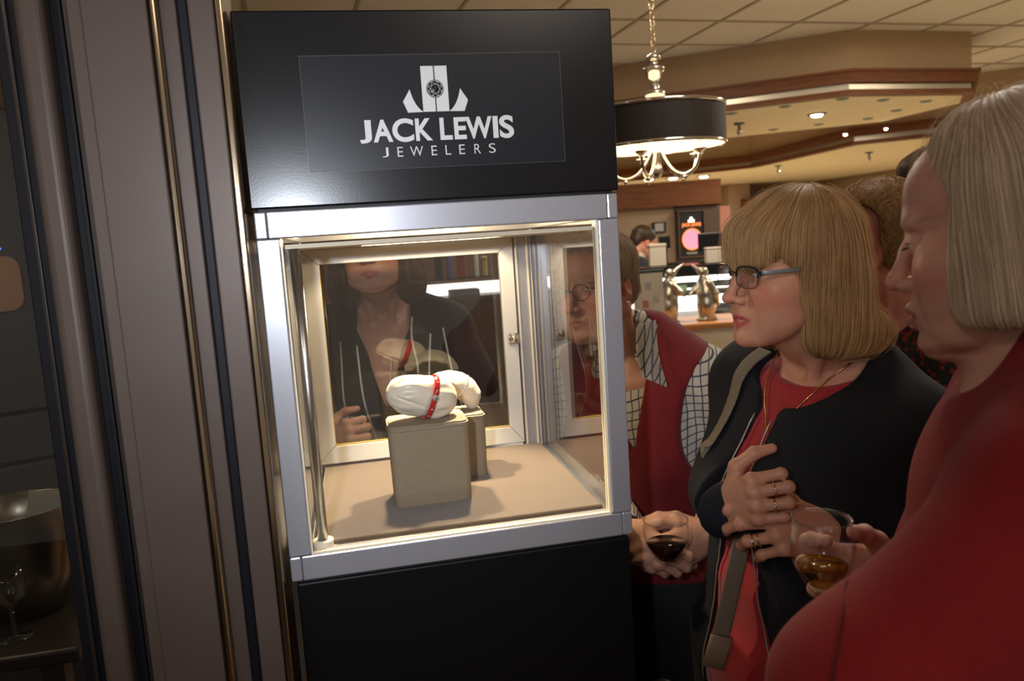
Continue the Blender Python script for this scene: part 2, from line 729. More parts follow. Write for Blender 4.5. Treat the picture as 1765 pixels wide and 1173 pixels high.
# grid origin taken from a tile corner seen in the photo
c0 = np.linalg.solve(np.array([[ca, -sa], [sa, ca]]), np.array([2.70, 3.935]))
ox, oy = c0[0] % g, c0[1] % g
tile_me = None
cnt = 0
for i in range(-3, 15):
    for j in range(-1, 15):
        x, y = ox + i * g, oy + j * g
        if tile_me is None:
            bm = bmesh.new()
            bm_box(bm, (0.008, 0.008, -0.002), (g - 0.008, g - 0.008, 0.012), 0.003)
            o = from_bm('ceiling_tile', bm, TILE, ceil)
            tile_me = o.data
        else:
            o = bpy.data.objects.new('ceiling_tile', tile_me)
            COL.objects.link(o)
            o.parent = ceil
        wx, wy = rot_store(x, y)
        o.location = (wx, wy, CZ + 0.018)
        o.rotation_euler = (0, 0, math.radians(4.5))
        cnt += 1
bm = bmesh.new()
for i in range(-3, 16):
    bm_box(bm, (ox + i * g - 0.010, oy - g, CZ + 0.008), (ox + i * g + 0.010, oy + 15 * g, CZ + 0.031), M=TM)
from_bm('grid_runner', bm, TBAR, ceil)
bm = bmesh.new()
for j in range(-1, 16):
    bm_box(bm, (ox - 3 * g, oy + j * g - 0.010, CZ + 0.007), (ox + 15 * g, oy + j * g + 0.010, CZ + 0.030), M=TM)
from_bm('grid_crossbar', bm, TBAR, ceil)

# ceiling feature 1: an eight-sided dropped soffit with wood crown, light cove and cream underside
def grow(pts, d):
    """move a convex counter-clockwise polygon's sides outward by d"""
    n = len(pts)
    out = []
    for i in range(n):
        p0, p1, p2 = Vector(pts[i - 1]), Vector(pts[i]), Vector(pts[(i + 1) % n])
        e1, e2 = (p1 - p0).normalized(), (p2 - p1).normalized()
        n1, n2 = Vector((e1.y, -e1.x)), Vector((e2.y, -e2.x))
        b = (n1 + n2).normalized()
        out.append(tuple(p1 + b * (d / max(b.dot(n1), 0.3))))
    return out


def soffit(name, pts, ztop, zbot, lab):
    h = ztop - zbot
    r = empty(name, (sum(p[0] for p in pts) / len(pts), sum(p[1] for p in pts) / len(pts), zbot), kind='structure')
    bm = bmesh.new()
    bm_prism(bm, pts, zbot + 0.17, ztop)
    from_bm('fascia', bm, BEIGE, r)
    bm = bmesh.new()
    bm_prism(bm, grow(pts, 0.05), zbot + 0.085, zbot + 0.175)
    bm_prism(bm, grow(pts, 0.065), zbot + 0.16, zbot + 0.18)
    from_bm('crown_moulding', bm, WOOD, r)
    bm = bmesh.new()
    bm_prism(bm, grow(pts, 0.0), zbot + 0.035, zbot + 0.086)
    from_bm('light_cove', bm, mat('cove_metal', (0.62, 0.55, 0.42), 0.3, metal=0.6), r)
    bm = bmesh.new()
    bm_prism(bm, grow(pts, 0.03), zbot, zbot + 0.036)
    from_bm('lower_moulding', bm, WOOD, r)
    bm = bmesh.new()
    bm_prism(bm, grow(pts, -0.06), zbot - 0.004, zbot + 0.01)
    from_bm('underside_panel', bm, CREAM, r)
    return r


SA = [(3.85, 4.20), (4.99, 4.30), (5.33, 4.72), (5.29, 5.72), (4.03, 6.50), (1.9, 8.0), (-0.6, 7.6), (-0.2, 7.05), (2.36, 5.245)]
sofa = soffit('trim_1', SA, CZ + 0.02, 2.569, '')
# ceiling feature 2: the lower, farther soffit running to the back wall
SB = [(6.9, 5.55), (9.3, 6.2), (9.3, 13.2), (-2.0, 13.2), (-2.0, 11.6), (3.1, 11.6), (5.65, 8.95), (5.55, 6.55)]
sofb = soffit('trim_2', SB, CZ + 0.02, 2.45, '')

# little ceiling fittings seen on the soffits
BLINK = mat('lamp_glow', (1, 0.95, 0.85), 0.5, emit=(1.0, 0.92, 0.76), estr=14.0)
VENTM = mat('blue_grey_plastic', (0.16, 0.20, 0.20), 0.5)


def downlight(px, py, z, lab, r=0.07, e=True):
    d = CF + CR * ((px - CAM_W / 2) / FPX) - CU * ((py - CAM_H / 2) / FPX)
    c = CC + d * ((z - CC[2]) / d[2])
    o = empty('recessed_downlight', tuple(c), lab, 'downlight', 'recessed downlights')
    lathe('trim_ring', [(r * 0.72, -0.002), (r * 0.8, -0.012), (r, -0.010), (r * 1.05, 0.0), (r * 1.05, 0.004)], tuple(c), mat('dark_ring', (0.05, 0.04, 0.03), 0.4), o, 20)
    lathe('lamp_face', [(0.0001, -0.030), (r * 0.5, -0.026), (r * 0.74, -0.003), (r * 0.74, 0.004)], tuple(c), BLINK if e else VENTM, o, 20)
    return o


downlight(1408, 196, 2.565, 'lit round downlight in the middle of the cream soffit panel', 0.075)
for q, lab in (((1213, 303), 'small lit downlight under the far soffit right of the chandelier arms'), ((1160, 306), 'middle one of three small lit downlights below the chandelier'), ((1118, 308), 'small lit downlight seen below the chandelier nearest the display case')):
    downlight(*q, 2.446, lab, 0.10)
downlight(1457, 229, 2.50, 'bright spot lamp in the cove left of the tall man', 0.03)
downlight(1527, 219, 2.50, 'dimmer spot lamp in the cove just above the tall man', 0.025)


def onz(px, py, z):
    d = CF + CR * ((px - CAM_W / 2) / FPX) - CU * ((py - CAM_H / 2) / FPX)
    return CC + d * ((z - CC[2]) / d[2])


vl = ['left end of the front row', 'second from the left in the front row', 'third in the front row', 'fourth in the front row', 'right end of the front row', 'right end of the back row', 'second from the right in the back row', 'third from the right in the back row', 'left end of the back row']
for (px, py), l in zip([(1261, 195), (1353, 183), (1452, 170), (1522, 172), (1596, 174), (1545, 190), (1496, 204), (1411, 214), (1333, 223)], vl):
    c = onz(px, py, 2.565)
    o = lathe('ceiling_spot_hole', [(0.0001, -0.010), (0.03, -0.010), (0.045, -0.004), (0.05, 0.0)], tuple(c), VENTM, None, 16)
    tag(o, 'unlit blue-grey recessed fitting in the cream soffit, ' + l, 'ceiling fitting', 'unlit fittings in the cream soffit')
for (px, py, z), l in zip([(1274, 212, 2.565), (1498, 262, 2.446), (1341, 285, 2.446)], ['right of the chandelier shade', 'below the cove near the tall man', 'on the far soffit right of the chandelier']):
    c = onz(px, py, z)
    o = empty('ceiling_spotlight', tuple(c), 'small hanging ceiling spotlight ' + l, 'spotlight', 'small ceiling spotlights')
    lathe('mount', [(0.0001, 0.002), (0.045, 0.002), (0.05, -0.012), (0.012, -0.02), (0.012, -0.05)], tuple(c), VENTM, o, 14)
    lathe('lamp_body', [(0.012, -0.05), (0.024, -0.06), (0.018, -0.10), (0.0001, -0.115)], tuple(c), STEEL, o, 14)

# back wall, its wood header, right wall
wb = tag(box('wall_back', (-3, 13.1, 0), (9.3, 13.3, 2.47), BEIGE_W), kind='structure')
box('wood_header', (1.0, 12.72, 2.10), (7.06, 13.1, 2.45), WOOD, wb, 0.01)
box('wall_return', (7.06, 12.4, 0), (7.5, 13.1, 2.45), BEIGE_W, wb)
wr = tag(box('wall_right', (9.3, -3.5, 0), (9.5, 13.3, 3.1), BEIGE_W), kind='structure')
box('wood_cabinet_front', (7.30, 12.2, 0.9), (8.4, 12.45, 2.16), WOOD, wr, 0.01)
box('wood_cabinet_recess', (7.42, 12.17, 0.9), (8.3, 12.21, 1.98), mat('dark_wood', (0.07, 0.018, 0.008), 0.4), wr, 0.005)
tag(box('wall_left', (-3.2, 2.9, 0), (-3.0, 13.3, 3.1), BEIGE_W), kind='structure')
# ------------------------------------------------------------------ shop front of dark bronze metal, left of the case
sf = empty('window_1', (-0.15, -0.05, 0), kind='structure')
ZB, ZT = 0.0, 2.9


def post(name, x0, x1, y0, y1, mt, bev=0.002, seg=2, z0=ZB, z1=ZT):
    return box(name, (x0, y0, z0), (x1, y1, z1), mt, sf, bev, seg)


post('gasket', -0.276, -0.247, -0.03, 0.03, GASKET)
post('gasket', -0.262, -0.257, -0.036, -0.028, BRONZE_D, 0.001)
post('stile', -0.247, -0.213, -0.048, 0.05, BRONZE, 0.011, 5)
post('stile_groove', -0.2135, -0.197, -0.022, 0.05, GASKET)
post('weather_strip', -0.198, -0.193, -0.045, 0.04, GASKET, 0.001)
post('weather_strip', -0.1925, -0.187, -0.042, 0.04, BRONZE_D, 0.001)
post('jamb_lip', -0.187, -0.170, -0.046, 0.05, BRONZE, 0.002)
post('jamb_face', -0.170, -0.094, -0.052, 0.06, BRONZE, 0.002)
post('jamb_edge', -0.094, -0.084, -0.046, 0.06, BRASS_EDGE, 0.004, 3)
post('jamb_return', -0.084, -0.0635, -0.030, 0.06, BRONZE, 0.002)
post('gasket', -0.0635, -0.047, -0.036, 0.05, GASKET, 0.004, 2)
post('outer_face', -0.047, -0.016, -0.050, 0.05, BRONZE, 0.002)
post('outer_edge', -0.016, -0.0055, -0.046, 0.05, BRASS_EDGE, 0.003, 3)
box('pane', (-1.6, -0.004, 0.0), (-0.27, 0.004, ZT), glass_pane('dark_pane', (0.78, 0.79, 0.80)), sf)
# ------------------------------------------------------------------ the display case
CREAM_L = mat('cream_laminate', (0.72, 0.60, 0.42), 0.5)
WHITE_F = mat('white_painted_frame', (0.62, 0.60, 0.57), 0.42, bump=0.08, bscale=60)
FELT = mat('brown_felt', (0.105, 0.070, 0.044), 0.95, var=0.10, vscale=500, bump=0.4, bscale=900, sheen=0.3)
POST_L = mat('cream_edge', (0.80, 0.70, 0.52), 0.4)
case = empty('display_case', (0.26, 0.24, 0), 'black and silver jewelry display case with a lit glass box on a black pedestal', 'display case')
W_, D_ = 0.52, 0.50
zb, zbt, zm, zmt = 1.1834, 1.2198, 1.7118, 1.675
box('pedestal', (0.006, 0.006, 0.0), (W_ - 0.004, D_ - 0.004, zb - 0.006), BLACK_PED, case, 0.003, 2)
box('reveal', (0.010, 0.010, zb - 0.007), (W_ - 0.010, D_ - 0.01, zb + 0.001), BLACK_MATT, case)
hd = box('header', (-0.003, -0.003, zm + 0.0035), (W_ + 0.002, D_, 1.974), BLACK_LACQ, case, 0.0025, 2)
box('reveal', (0.006, 0.006, zm - 0.002), (W_ - 0.006, D_ - 0.006, zm + 0.005), BLACK_MATT, case)
for z0, z1 in ((zb, zbt), (zmt, zm)):
    for y0, y1 in ((0, 0.031), (D_ - 0.031, D_)):
        box('rail', (0.0165, y0, z0), (W_ - 0.0165, y1, z1), SILVER, case, 0.002, 2)
        for x0, x1 in ((0, 0.0162), (W_ - 0.0162, W_)):
            box('corner_cap', (x0, y0, z0), (x1, y1, z1), SILVER, case, 0.0022, 2)
    for x0, x1 in ((0, 0.031), (W_ - 0.031, W_)):
        box('side_rail', (x0, 0.031, z0), (x1, D_ - 0.031, z1), SILVER, case, 0.002, 2)
for x0, x1 in ((0, 0.031), (W_ - 0.031, W_)):
    box('corner_post', (x0, 0.0005, zbt + 0.0004), (x1, 0.031, zmt - 0.0004), SILVER, case, 0.002, 2)
    box('corner_post', (x0, D_ - 0.045, zbt), (x1, D_, zmt), SILVER, case, 0.002, 2)
# cream inner edges of the front opening and the bright corner beads
for x0, x1 in ((0.031, 0.0335), (W_ - 0.0345, W_ - 0.031)):
    box('edge_bead', (x0, 0.006, zbt), (x1, 0.022, zmt), POST_L, case)
box('edge_bead', (0.0315, 0.004, zbt), (W_ - 0.0315, 0.012, zbt + 0.0025), POST_L, case)
# panes
box('pane', (0.0335, 0.013, zbt + 0.001), (W_ - 0.0345, 0.017, zmt), GLASS, case)
box('pane', (W_ - 0.031, 0.024, zbt), (W_ - 0.027, D_ - 0.045, zmt), COATED, case)
box('pane', (0.026, 0.024, zbt), (0.030, D_ - 0.045, zmt), COATED, case)
# felt deck with a dark gap along its front
ZD = 1.2253
box('base_tray', (0.031, 0.02, zbt - 0.02), (W_ - 0.031, D_ - 0.03, ZD - 0.012), BLACK_MATT, case)
dk = box('felt_deck', (0.036, 0.034, ZD - 0.012), (W_ - 0.037, 0.452, ZD), FELT, case, 0.002)
# inner ceiling: a slot for the lamps, with a lip round it
CLZ = 1.660
for lo, hi in (((0.031, 0.030), (W_ - 0.031, 0.20)), ((0.031, 0.404), (W_ - 0.031, 0.470)), ((0.031, 0.20), (0.145, 0.404)), ((0.385, 0.20), (W_ - 0.031, 0.404))):
    box('inner_ceiling', (lo[0], lo[1], CLZ), (hi[0], hi[1], CLZ + 0.006), CREAM_L, case)
box('lamp_tray', (0.031, 0.031, 1.7100), (W_ - 0.031, 0.469, 1.7112), CREAM_L, case)
for lx in (0.195, 0.335):
    lathe('lamp_socket', [(0.010, 1.7105), (0.010, 1.7125), (0.0001, 1.7125)], (lx, 0.330, 0), STEEL, case, 16)
# glazed back door: four mitred stiles and rails round a pane
dx0, dx1, dz0, dz1, fw, dy = 0.0245, 0.4505, 1.2285, 1.6595, 0.036, 0.456


def mitred(name, pts):
    bm = bmesh.new()
    bm_front(bm, pts, dy, dy + 0.02)
    bmesh.ops.bevel(bm, geom=[e for e in bm.edges], offset=0.0012, segments=1, affect='EDGES')
    return from_bm(name, bm, WHITE_F, case)


e = 0.0003
ft = 0.030
mitred('door_stile', [(dx0, dz0 + e), (dx0 + fw, dz0 + fw + e), (dx0 + fw, dz1 - ft - e), (dx0, dz1 - e)])
mitred('door_stile', [(dx1, dz1 - e), (dx1 - fw + 0.007, dz1 - ft - e), (dx1 - fw + 0.007, dz0 + fw + e), (dx1, dz0 + e)])
mitred('door_rail', [(dx0 + e, dz0), (dx1 - e, dz0), (dx1 - fw + 0.007 - e, dz0 + fw), (dx0 + fw + e, dz0 + fw)])
mitred('door_rail', [(dx0 + fw + e, dz1 - ft), (dx1 - fw + 0.007 - e, dz1 - ft), (dx1 - e, dz1), (dx0 + e, dz1)])
box('pane', (dx0 + fw - 0.004, dy + 0.008, dz0 + fw - 0.004), (dx1 - fw + 0.011, dy + 0.012, dz1 - ft + 0.004), COATED, case)
bm = bmesh.new()
for lo, hi in (((dx0 + fw, dz0 + fw), (dx0 + fw + 0.0016, dz1 - ft)), ((dx0 + fw, dz0 + fw), (dx1 - fw + 0.007, dz0 + fw + 0.0022))):
    bm_box(bm, (lo[0], dy + 0.001, lo[1]), (hi[0], dy + 0.009, hi[1]))
from_bm('glazing_bead', bm, mat('gold_bead', (0.60, 0.42, 0.12), 0.4, metal=0.3), case)
# the fixed back post beside the door: silver web between two cream beads
box('back_post', (0.4525, dy - 0.004, ZD - 0.012), (0.489, dy + 0.03, 1.660), SILVER, case, 0.001)
box('edge_bead', (0.4545, dy - 0.0065, ZD - 0.004), (0.4565, dy - 0.002, 1.660), POST_L, case)
box('edge_bead', (0.4765, dy - 0.0085, ZD - 0.004), (0.4795, dy - 0.002, 1.660), POST_L, case)
box('edge_bead', (0.4845, dy - 0.006, ZD - 0.004), (0.4865, dy - 0.002, 1.660), POST_L, case)
# lock on the door's right stile
YM = Matrix.Rotation(PI / 2, 4, 'X')
kx, kz = 0.4395, 1.4515
lp = box('lock_plate', (kx - 0.011, dy - 0.0035, kz - 0.0125), (kx + 0.014, dy - 0.0002, kz + 0.0095), STEEL, case, 0.003, 2)
lathe('lock_knob', [(0.0098, 0.0), (0.0098, 0.003), (0.0062, 0.0045), (0.0062, 0.0085), (0.0045, 0.012), (0.0001, 0.0135)], (kx, dy - 0.003, kz), CHROME, lp, 24, YM)
box('lock_bolt', (kx + 0.0095, dy - 0.003, kz - 0.011), (kx + 0.0175, dy - 0.0005, kz + 0.036), mat('dark_steel', (0.12, 0.11, 0.10), 0.35, metal=0.9), lp, 0.001)
# tube with its collar behind the front left post
lathe('cable_tube', [(0.0078, ZD - 0.004), (0.0078, 1.660)], (0.0475, 0.0285, 0), STEEL, case, 24)
lathe('tube_collar', [(0.0078, ZD + 0.006), (0.0150, ZD + 0.006), (0.0155, ZD + 0.004), (0.0145, ZD - 0.004), (0.0150, ZD - 0.008)], (0.0475, 0.0285, 0), mat('cream_collar', (0.70, 0.64, 0.52), 0.4), case, 28)
box('collar_foot', (0.0335, 0.0175, ZD - 0.0115), (0.067, 0.034, ZD - 0.006), POST_L, case, 0.001)

# ------------------------------------------------------------------ the sign plate on the header
PLATE = mat('sign_plate_black', (0.010, 0.011, 0.015), 0.30, spec=0.3)
INK = mat('sign_white', (0.62, 0.61, 0.60), 0.5)
sp = box('sign_plate', (0.0800, -0.0058, 1.7611), (0.4412, -0.0028, 1.9140), PLATE, case, 0.0006, 1)
box('plate_edge', (0.0797, -0.0054, 1.7608), (0.4415, -0.0030, 1.9143), mat('plate_edge_grey', (0.10, 0.10, 0.11), 0.3), sp)
YF = -0.0058


def glyph(ch, x0, x1, z0, z1, offset):
    cu = bpy.data.curves.new('letter', 'FONT')
    cu.body = ch
    cu.offset = offset
    cu.extrude = 0.02
    ob = bpy.data.objects.new('letter', cu)
    COL.objects.link(ob)
    dg = bpy.context.evaluated_depsgraph_get()
    dg.update()
    me = bpy.data.meshes.new_from_object(ob.evaluated_get(dg))
    bpy.data.objects.remove(ob)
    bpy.data.curves.remove(cu)
    n = len(me.vertices)
    co = np.empty(n * 3, np.float32)
    me.vertices.foreach_get('co', co)
    co = co.reshape(-1, 3)
    lo, hi = co.min(0), co.max(0)
    q = (co - lo) / np.maximum(hi - lo, 1e-6)
    out = np.stack([x0 + q[:, 0] * (x1 - x0), YF - 0.0004 * q[:, 2], z0 + q[:, 1] * (z1 - z0)], 1)
    me.vertices.foreach_set('co', out.astype(np.float32).ravel())
    me.name = 'letter'
    link('letter', me, INK, sp)


for ch, a, b, ov in (('J', 0.151, 0.1675, 1), ('A', 0.1695, 0.1965, 0), ('C', 0.196, 0.2255, 1), ('K', 0.228, 0.2515, 0), ('L', 0.2622, 0.2795, 0), ('E', 0.2822, 0.2995, 0), ('W', 0.2985, 0.3365, 0), ('I', 0.3378, 0.3452, 0), ('S', 0.3472, 0.368, 1)):
    glyph(ch, a, b, 1.7975 - 0.0008 * ov, 1.8278 + (0.0008 if ch in 'CS' else 0), 0.030)
for ch, a, b in (('J', 0.180, 0.1885), ('E', 0.2008, 0.2085), ('W', 0.2185, 0.2365), ('E', 0.2482, 0.256), ('L', 0.268, 0.2755), ('E', 0.2875, 0.2955), ('R', 0.309, 0.318), ('S', 0.330, 0.3395)):
    glyph(ch, a, b, 1.7770, 1.7902, -0.006)
# emblem: two bars, two hooks, a cut stone
for pts in ([(0.2410, 1.8365), (0.2586, 1.8365), (0.2586, 1.8980), (0.2410, 1.8980)], [(0.2602, 1.8365), (0.2775, 1.8365), (0.2775, 1.8980), (0.2602, 1.8980)]):
    bm = bmesh.new()
    bm_front(bm, pts, YF - 0.0004, YF)
    from_bm('emblem_bar', bm, INK, sp)


def hook(sgn):
    cx = 0.2593
    cur = [tuple(v)[:2] for v in bez((0.0352, 1.8672, 0), (0.0300, 1.8440, 0), (0.0178, 1.8365, 0), 8)]
    pts = [(0.0352, 1.8672), (0.0455, 1.8510), (0.0395, 1.8360)] + cur[::-1][:-1]
    pts = [(cx + sgn * x, z) for x, z in pts]
    bm = bmesh.new()
    vs = [bm.verts.new((x, YF - 0.0004, z)) for x, z in pts]
    f = bm.faces.new(vs)
    bmesh.ops.triangulate(bm, faces=[f])
    r = bmesh.ops.extrude_face_region(bm, geom=bm.faces[:])
    for v in r['geom']:
        if isinstance(v, bmesh.types.BMVert):
            v.co.y += 0.0004
    from_bm('emblem_hook', bm, INK, sp)


hook(-1)
hook(1)
gx, gz, gr = 0.2594, 1.8672, 0.0121
lathe('emblem_stone', [(0.0001, 0.0009), (gr, 0.0009), (gr, 0.0004)], (gx, YF, gz), PLATE, sp, 32, YM)
bm = bmesh.new()


def seg2(a, b, w):
    ax, az = a
    bx, bz = b
    d = math.hypot(bx - ax, bz - az)
    nx_, nz_ = -(bz - az) / d * w / 2, (bx - ax) / d * w / 2
    bm_front(bm, [(ax + nx_, az + nz_), (ax - nx_, az - nz_), (bx - nx_, bz - nz_), (bx + nx_, bz + nz_)], YF - 0.0013, YF - 0.0009)


ro, ri = gr * 0.90, gr * 0.52
for k in range(24):
    a0, a1 = 2 * PI * k / 24, 2 * PI * (k + 1) / 24
    seg2((gx + ro * math.cos(a0), gz + ro * math.sin(a0)), (gx + ro * math.cos(a1), gz + ro * math.sin(a1)), 0.00055)
for k in range(8):
    a0, a1, am = 2 * PI * k / 8, 2 * PI * (k + 1) / 8, 2 * PI * (k + 0.5) / 8
    p0 = (gx + ri * math.cos(a0), gz + ri * math.sin(a0))
    p1 = (gx + ri * math.cos(a1), gz + ri * math.sin(a1))
    pm = (gx + ro * math.cos(am), gz + ro * math.sin(am))
    for u, v in ((p0, p1), (p0, pm), (p1, pm)):
        seg2(u, v, 0.0004)
from_bm('emblem_facets', bm, INK, sp)

# ------------------------------------------------------------------ jewelry and its stands inside the case
LINEN = mat('cream_linen', (0.26, 0.205, 0.135), 0.85, var=0.06, vscale=200, bump=0.35, bscale=700, stretch=(0.15, 0.15, 2.2))
SATIN = mat('champagne_satin', (0.72, 0.64, 0.50), 0.33, var=0.04, vscale=30, sheen=0.3)


def riser(x0, x1, y0, y1, z0, z1, lab):
    r = empty('display_cube', ((x0 + x1) / 2, (y0 + y1) / 2, z0), lab, 'jewelry stand', 'linen display cubes')
    bm = bmesh.new()
    vs = bm_box(bm, (x0, y0, z0 + 0.0002), (x1, y1, z1 - 0.0085))
    cx, cy = (x0 + x1) / 2, (y0 + y1) / 2
    for v in vs:
        if v.co.z < z0 + 0.01:
            v.co.x = cx + (v.co.x - cx) * 0.965
            v.co.y = cy + (v.co.y - cy) * 0.965
    es = [e for e in bm.edges if abs((e.verts[0].co - e.verts[1].co).z) > 0.05]
    bmesh.ops.bevel(bm, geom=es, offset=0.013, segments=6, profile=0.5, affect='EDGES')
    bmesh.ops.bevel(bm, geom=[e for e in bm.edges if abs(e.verts[0].co.z - e.verts[1].co.z) < 1e-5 and e.verts[0].co.z < z0 + 0.01], offset=0.002, segments=2, affect='EDGES')
    from_bm('body', bm, LINEN, r, False)
    bm = bmesh.new()
    bm_box(bm, (x0 - 0.0006, y0 - 0.0006, z1 - 0.0078), (x1 + 0.0006, y1 + 0.0006, z1))
    es = [e for e in bm.edges if abs((e.verts[0].co - e.verts[1].co).z) > 0.005]
    bmesh.ops.bevel(bm, geom=es, offset=0.0135, segments=6, profile=0.5, affect='EDGES')
    bmesh.ops.bevel(bm, geom=[e for e in bm.edges if abs(e.verts[0].co.z - e.verts[1].co.z) < 1e-5 and e.verts[0].co.z > z1 - 0.001], offset=0.003, segments=3, affect='EDGES')
    from_bm('lid', bm, LINEN, r, False)
    return r


riser(0.159, 0.2915, 0.135, 0.235, ZD, 1.3625, 'taller cream linen cube in front, carrying the pillow with the red bangle')
riser(0.215, 0.3395, 0.258, 0.352, ZD, 1.343, 'shorter cream linen cube half hidden behind the front cube')

# satin pillow that holds the red bangle
S = Solid()
ax = np.array([0.96, 0.10, -0.20])
ax /= np.linalg.norm(ax)
pc = np.array([0.2215, 0.186, 1.3625 + 0.0380])
yv = np.cross([0, 0, 1], ax)
yv /= np.linalg.norm(yv)
zv = np.cross(ax, yv)
PR = np.stack([ax, yv, zv], 1)
S.frame(PR, pc)
S.ell((0, 0, 0), (0.054, 0.030, 0.0350), 0.01)
S.ell((-0.024, 0, 0.003), (0.036, 0.025, 0.0285), 0.015)
S.ell((0.026, 0, -0.001), (0.034, 0.029, 0.0330), 0.015)


def creases(V):
    q = (V - pc) @ PR
    a = np.arctan2(q[:, 2], q[:, 1])
    f = 0.0011 * np.sin(a * 9 + 3 * q[:, 0] / 0.05) * np.exp(-((np.abs(q[:, 0]) - 0.032) / 0.018) ** 2)
    f += -0.0040 * np.exp(-((q[:, 0] - 0.014 - 0.20 * q[:, 2]) / 0.0055) ** 2)
    f += 0.0008 * wob(V, 260, 3)
    f += -0.0025 * np.exp(-((q[:, 2] + 0.006 + 0.25 * (q[:, 0] + 0.03)) / 0.0022) ** 2) * (q[:, 0] < 0.0) * (q[:, 0] > -0.05)
    n = q / np.array([0.054, 0.03, 0.032]) ** 2
    n /= np.linalg.norm(n, axis=1, keepdims=True)
    return (n * f[:, None]) @ PR.T


pil = solid_obj('bracelet_pillow', S, 0.0013, SATIN, None, disp=creases)
tag(pil, 'plump champagne satin bracelet pillow lying on the front linen cube', 'bracelet pillow')
# red bangle round it, with silver beads and a stone
RED_E = mat('red_enamel', (0.42, 0.008, 0.012), 0.12, coat=0.8)
DIAM = mat('cut_crystal', (0.85, 0.86, 0.90), 0.05, metal=0.85)
bt = np.array([0.93, 0.12, -0.34])
bt /= np.linalg.norm(bt)
bu = np.cross([0, 0, 1], bt)
bu /= np.linalg.norm(bu)
bv = np.cross(bt, bu)
bc = pc + ax * 0.014 + np.array([0, 0, 0.0])
bang = empty('red_bangle', tuple(bc), 'glossy red enamel bangle with silver studs round the front satin pillow', 'bracelet')


def on_ring(a, r1=0.0345, r2=0.0368):
    return bc + bu * (r1 * math.cos(a)) + bv * (r2 * math.sin(a))


bm = bmesh.new()
N = 64
pts = [on_ring(2 * PI * i / N) for i in range(N)]
rings = []
for i in range(N):
    a = 2 * PI * i / N
    o_ = (bu * math.cos(a) + bv * math.sin(a))
    ring = []
    for k in range(12):
        b = 2 * PI * k / 12
        ring.append(bm.verts.new(Vector(pts[i] + bt * (0.0052 * math.cos(b)) + o_ * (0.0026 * math.sin(b)))))
    rings.append(ring)
for i in range(N):
    for k in range(12):
        bm.faces.new((rings[i][k], rings[i][(k + 1) % 12], rings[(i + 1) % N][(k + 1) % 12], rings[(i + 1) % N][k]))
from_bm('band', bm, RED_E, bang, True)
bead_me = None
for i in range(14):
    a = PI + (i - 7) * 0.42
    c = on_ring(a, 0.0370, 0.0392)
    if bead_me is None:
        bm = bmesh.new()
        bmesh.ops.create_icosphere(bm, subdivisions=2, radius=0.0017)
        o = from_bm('silver_stud', bm, DIAM, bang, True)
        bead_me = o.data
    else:
        o = bpy.data.objects.new('silver_stud', bead_me)
        COL.objects.link(o)
        o.parent = bang
        o.matrix_parent_inverse = Matrix.Translation(-Vector(bang.location))
    o.location = c
c = on_ring(PI - 0.10, 0.0376, 0.0398)
bm = bmesh.new()
bm_lathe(bm, [(0.0030, -0.003), (0.0055, 0.0), (0.0042, 0.0022), (0.0001, 0.0026)], c, 8, Vector(-bu).to_track_quat('Z', 'Y').to_matrix().to_4x4())
from_bm('centre_stone', bm, DIAM, bang)

# arched satin ramp on the rear cube, with a thin diamond bracelet
S = Solid()
arc = []
for i in range(9):
    t = i / 8
    a = PI * (0.93 - 0.93 * t)
    arc.append((0.2785 + 0.045 * math.cos(a), 0.300 + 0.010 * t, 1.343 + 0.012 + 0.042 * math.sin(a)))
S.chain(arc, [0.015, 0.019, 0.021, 0.022, 0.022, 0.022, 0.021, 0.019, 0.0125], 0.008)
ramp = solid_obj('bracelet_ramp', S, 0.0016, SATIN, None, disp=lambda V: 0.0007 * wob(V, 300, 5)[:, None] * np.array([[0, -1, 0.4]]))
tag(ramp, 'arched champagne satin bracelet ramp standing on the shorter rear cube', 'bracelet ramp')
tb = empty('diamond_bracelet', arc[5], 'thin silver bracelet of small clear stones over the arched satin ramp', 'bracelet')
A5, A6 = np.array(arc[5]), np.array(arc[6])
tt = (A6 - A5) / np.linalg.norm(A6 - A5)
uu = np.cross(tt, [0, 1, 0])
uu /= np.linalg.norm(uu)
vv = np.cross(tt, uu)
cc = (A5 + A6) / 2
tube('chain', [cc + 0.0232 * (uu * math.cos(2 * PI * i / 40) + vv * math.sin(2 * PI * i / 40)) for i in range(40)], 0.0007, STEEL, tb, 6, closed=True)
st_me = None
for i in range(26):
    a = 2 * PI * i / 26
    c = cc + 0.0240 * (uu * math.cos(a) + vv * math.sin(a))
    if st_me is None:
        bm = bmesh.new()
        bmesh.ops.create_icosphere(bm, subdivisions=1, radius=0.0016)
        o = from_bm('stone', bm, DIAM, tb)
        st_me = o.data
    else:
        o = bpy.data.objects.new('stone', st_me)
        COL.objects.link(o)
        o.parent = tb
        o.matrix_parent_inverse = Matrix.Translation(-Vector(tb.location))
    o.location = c
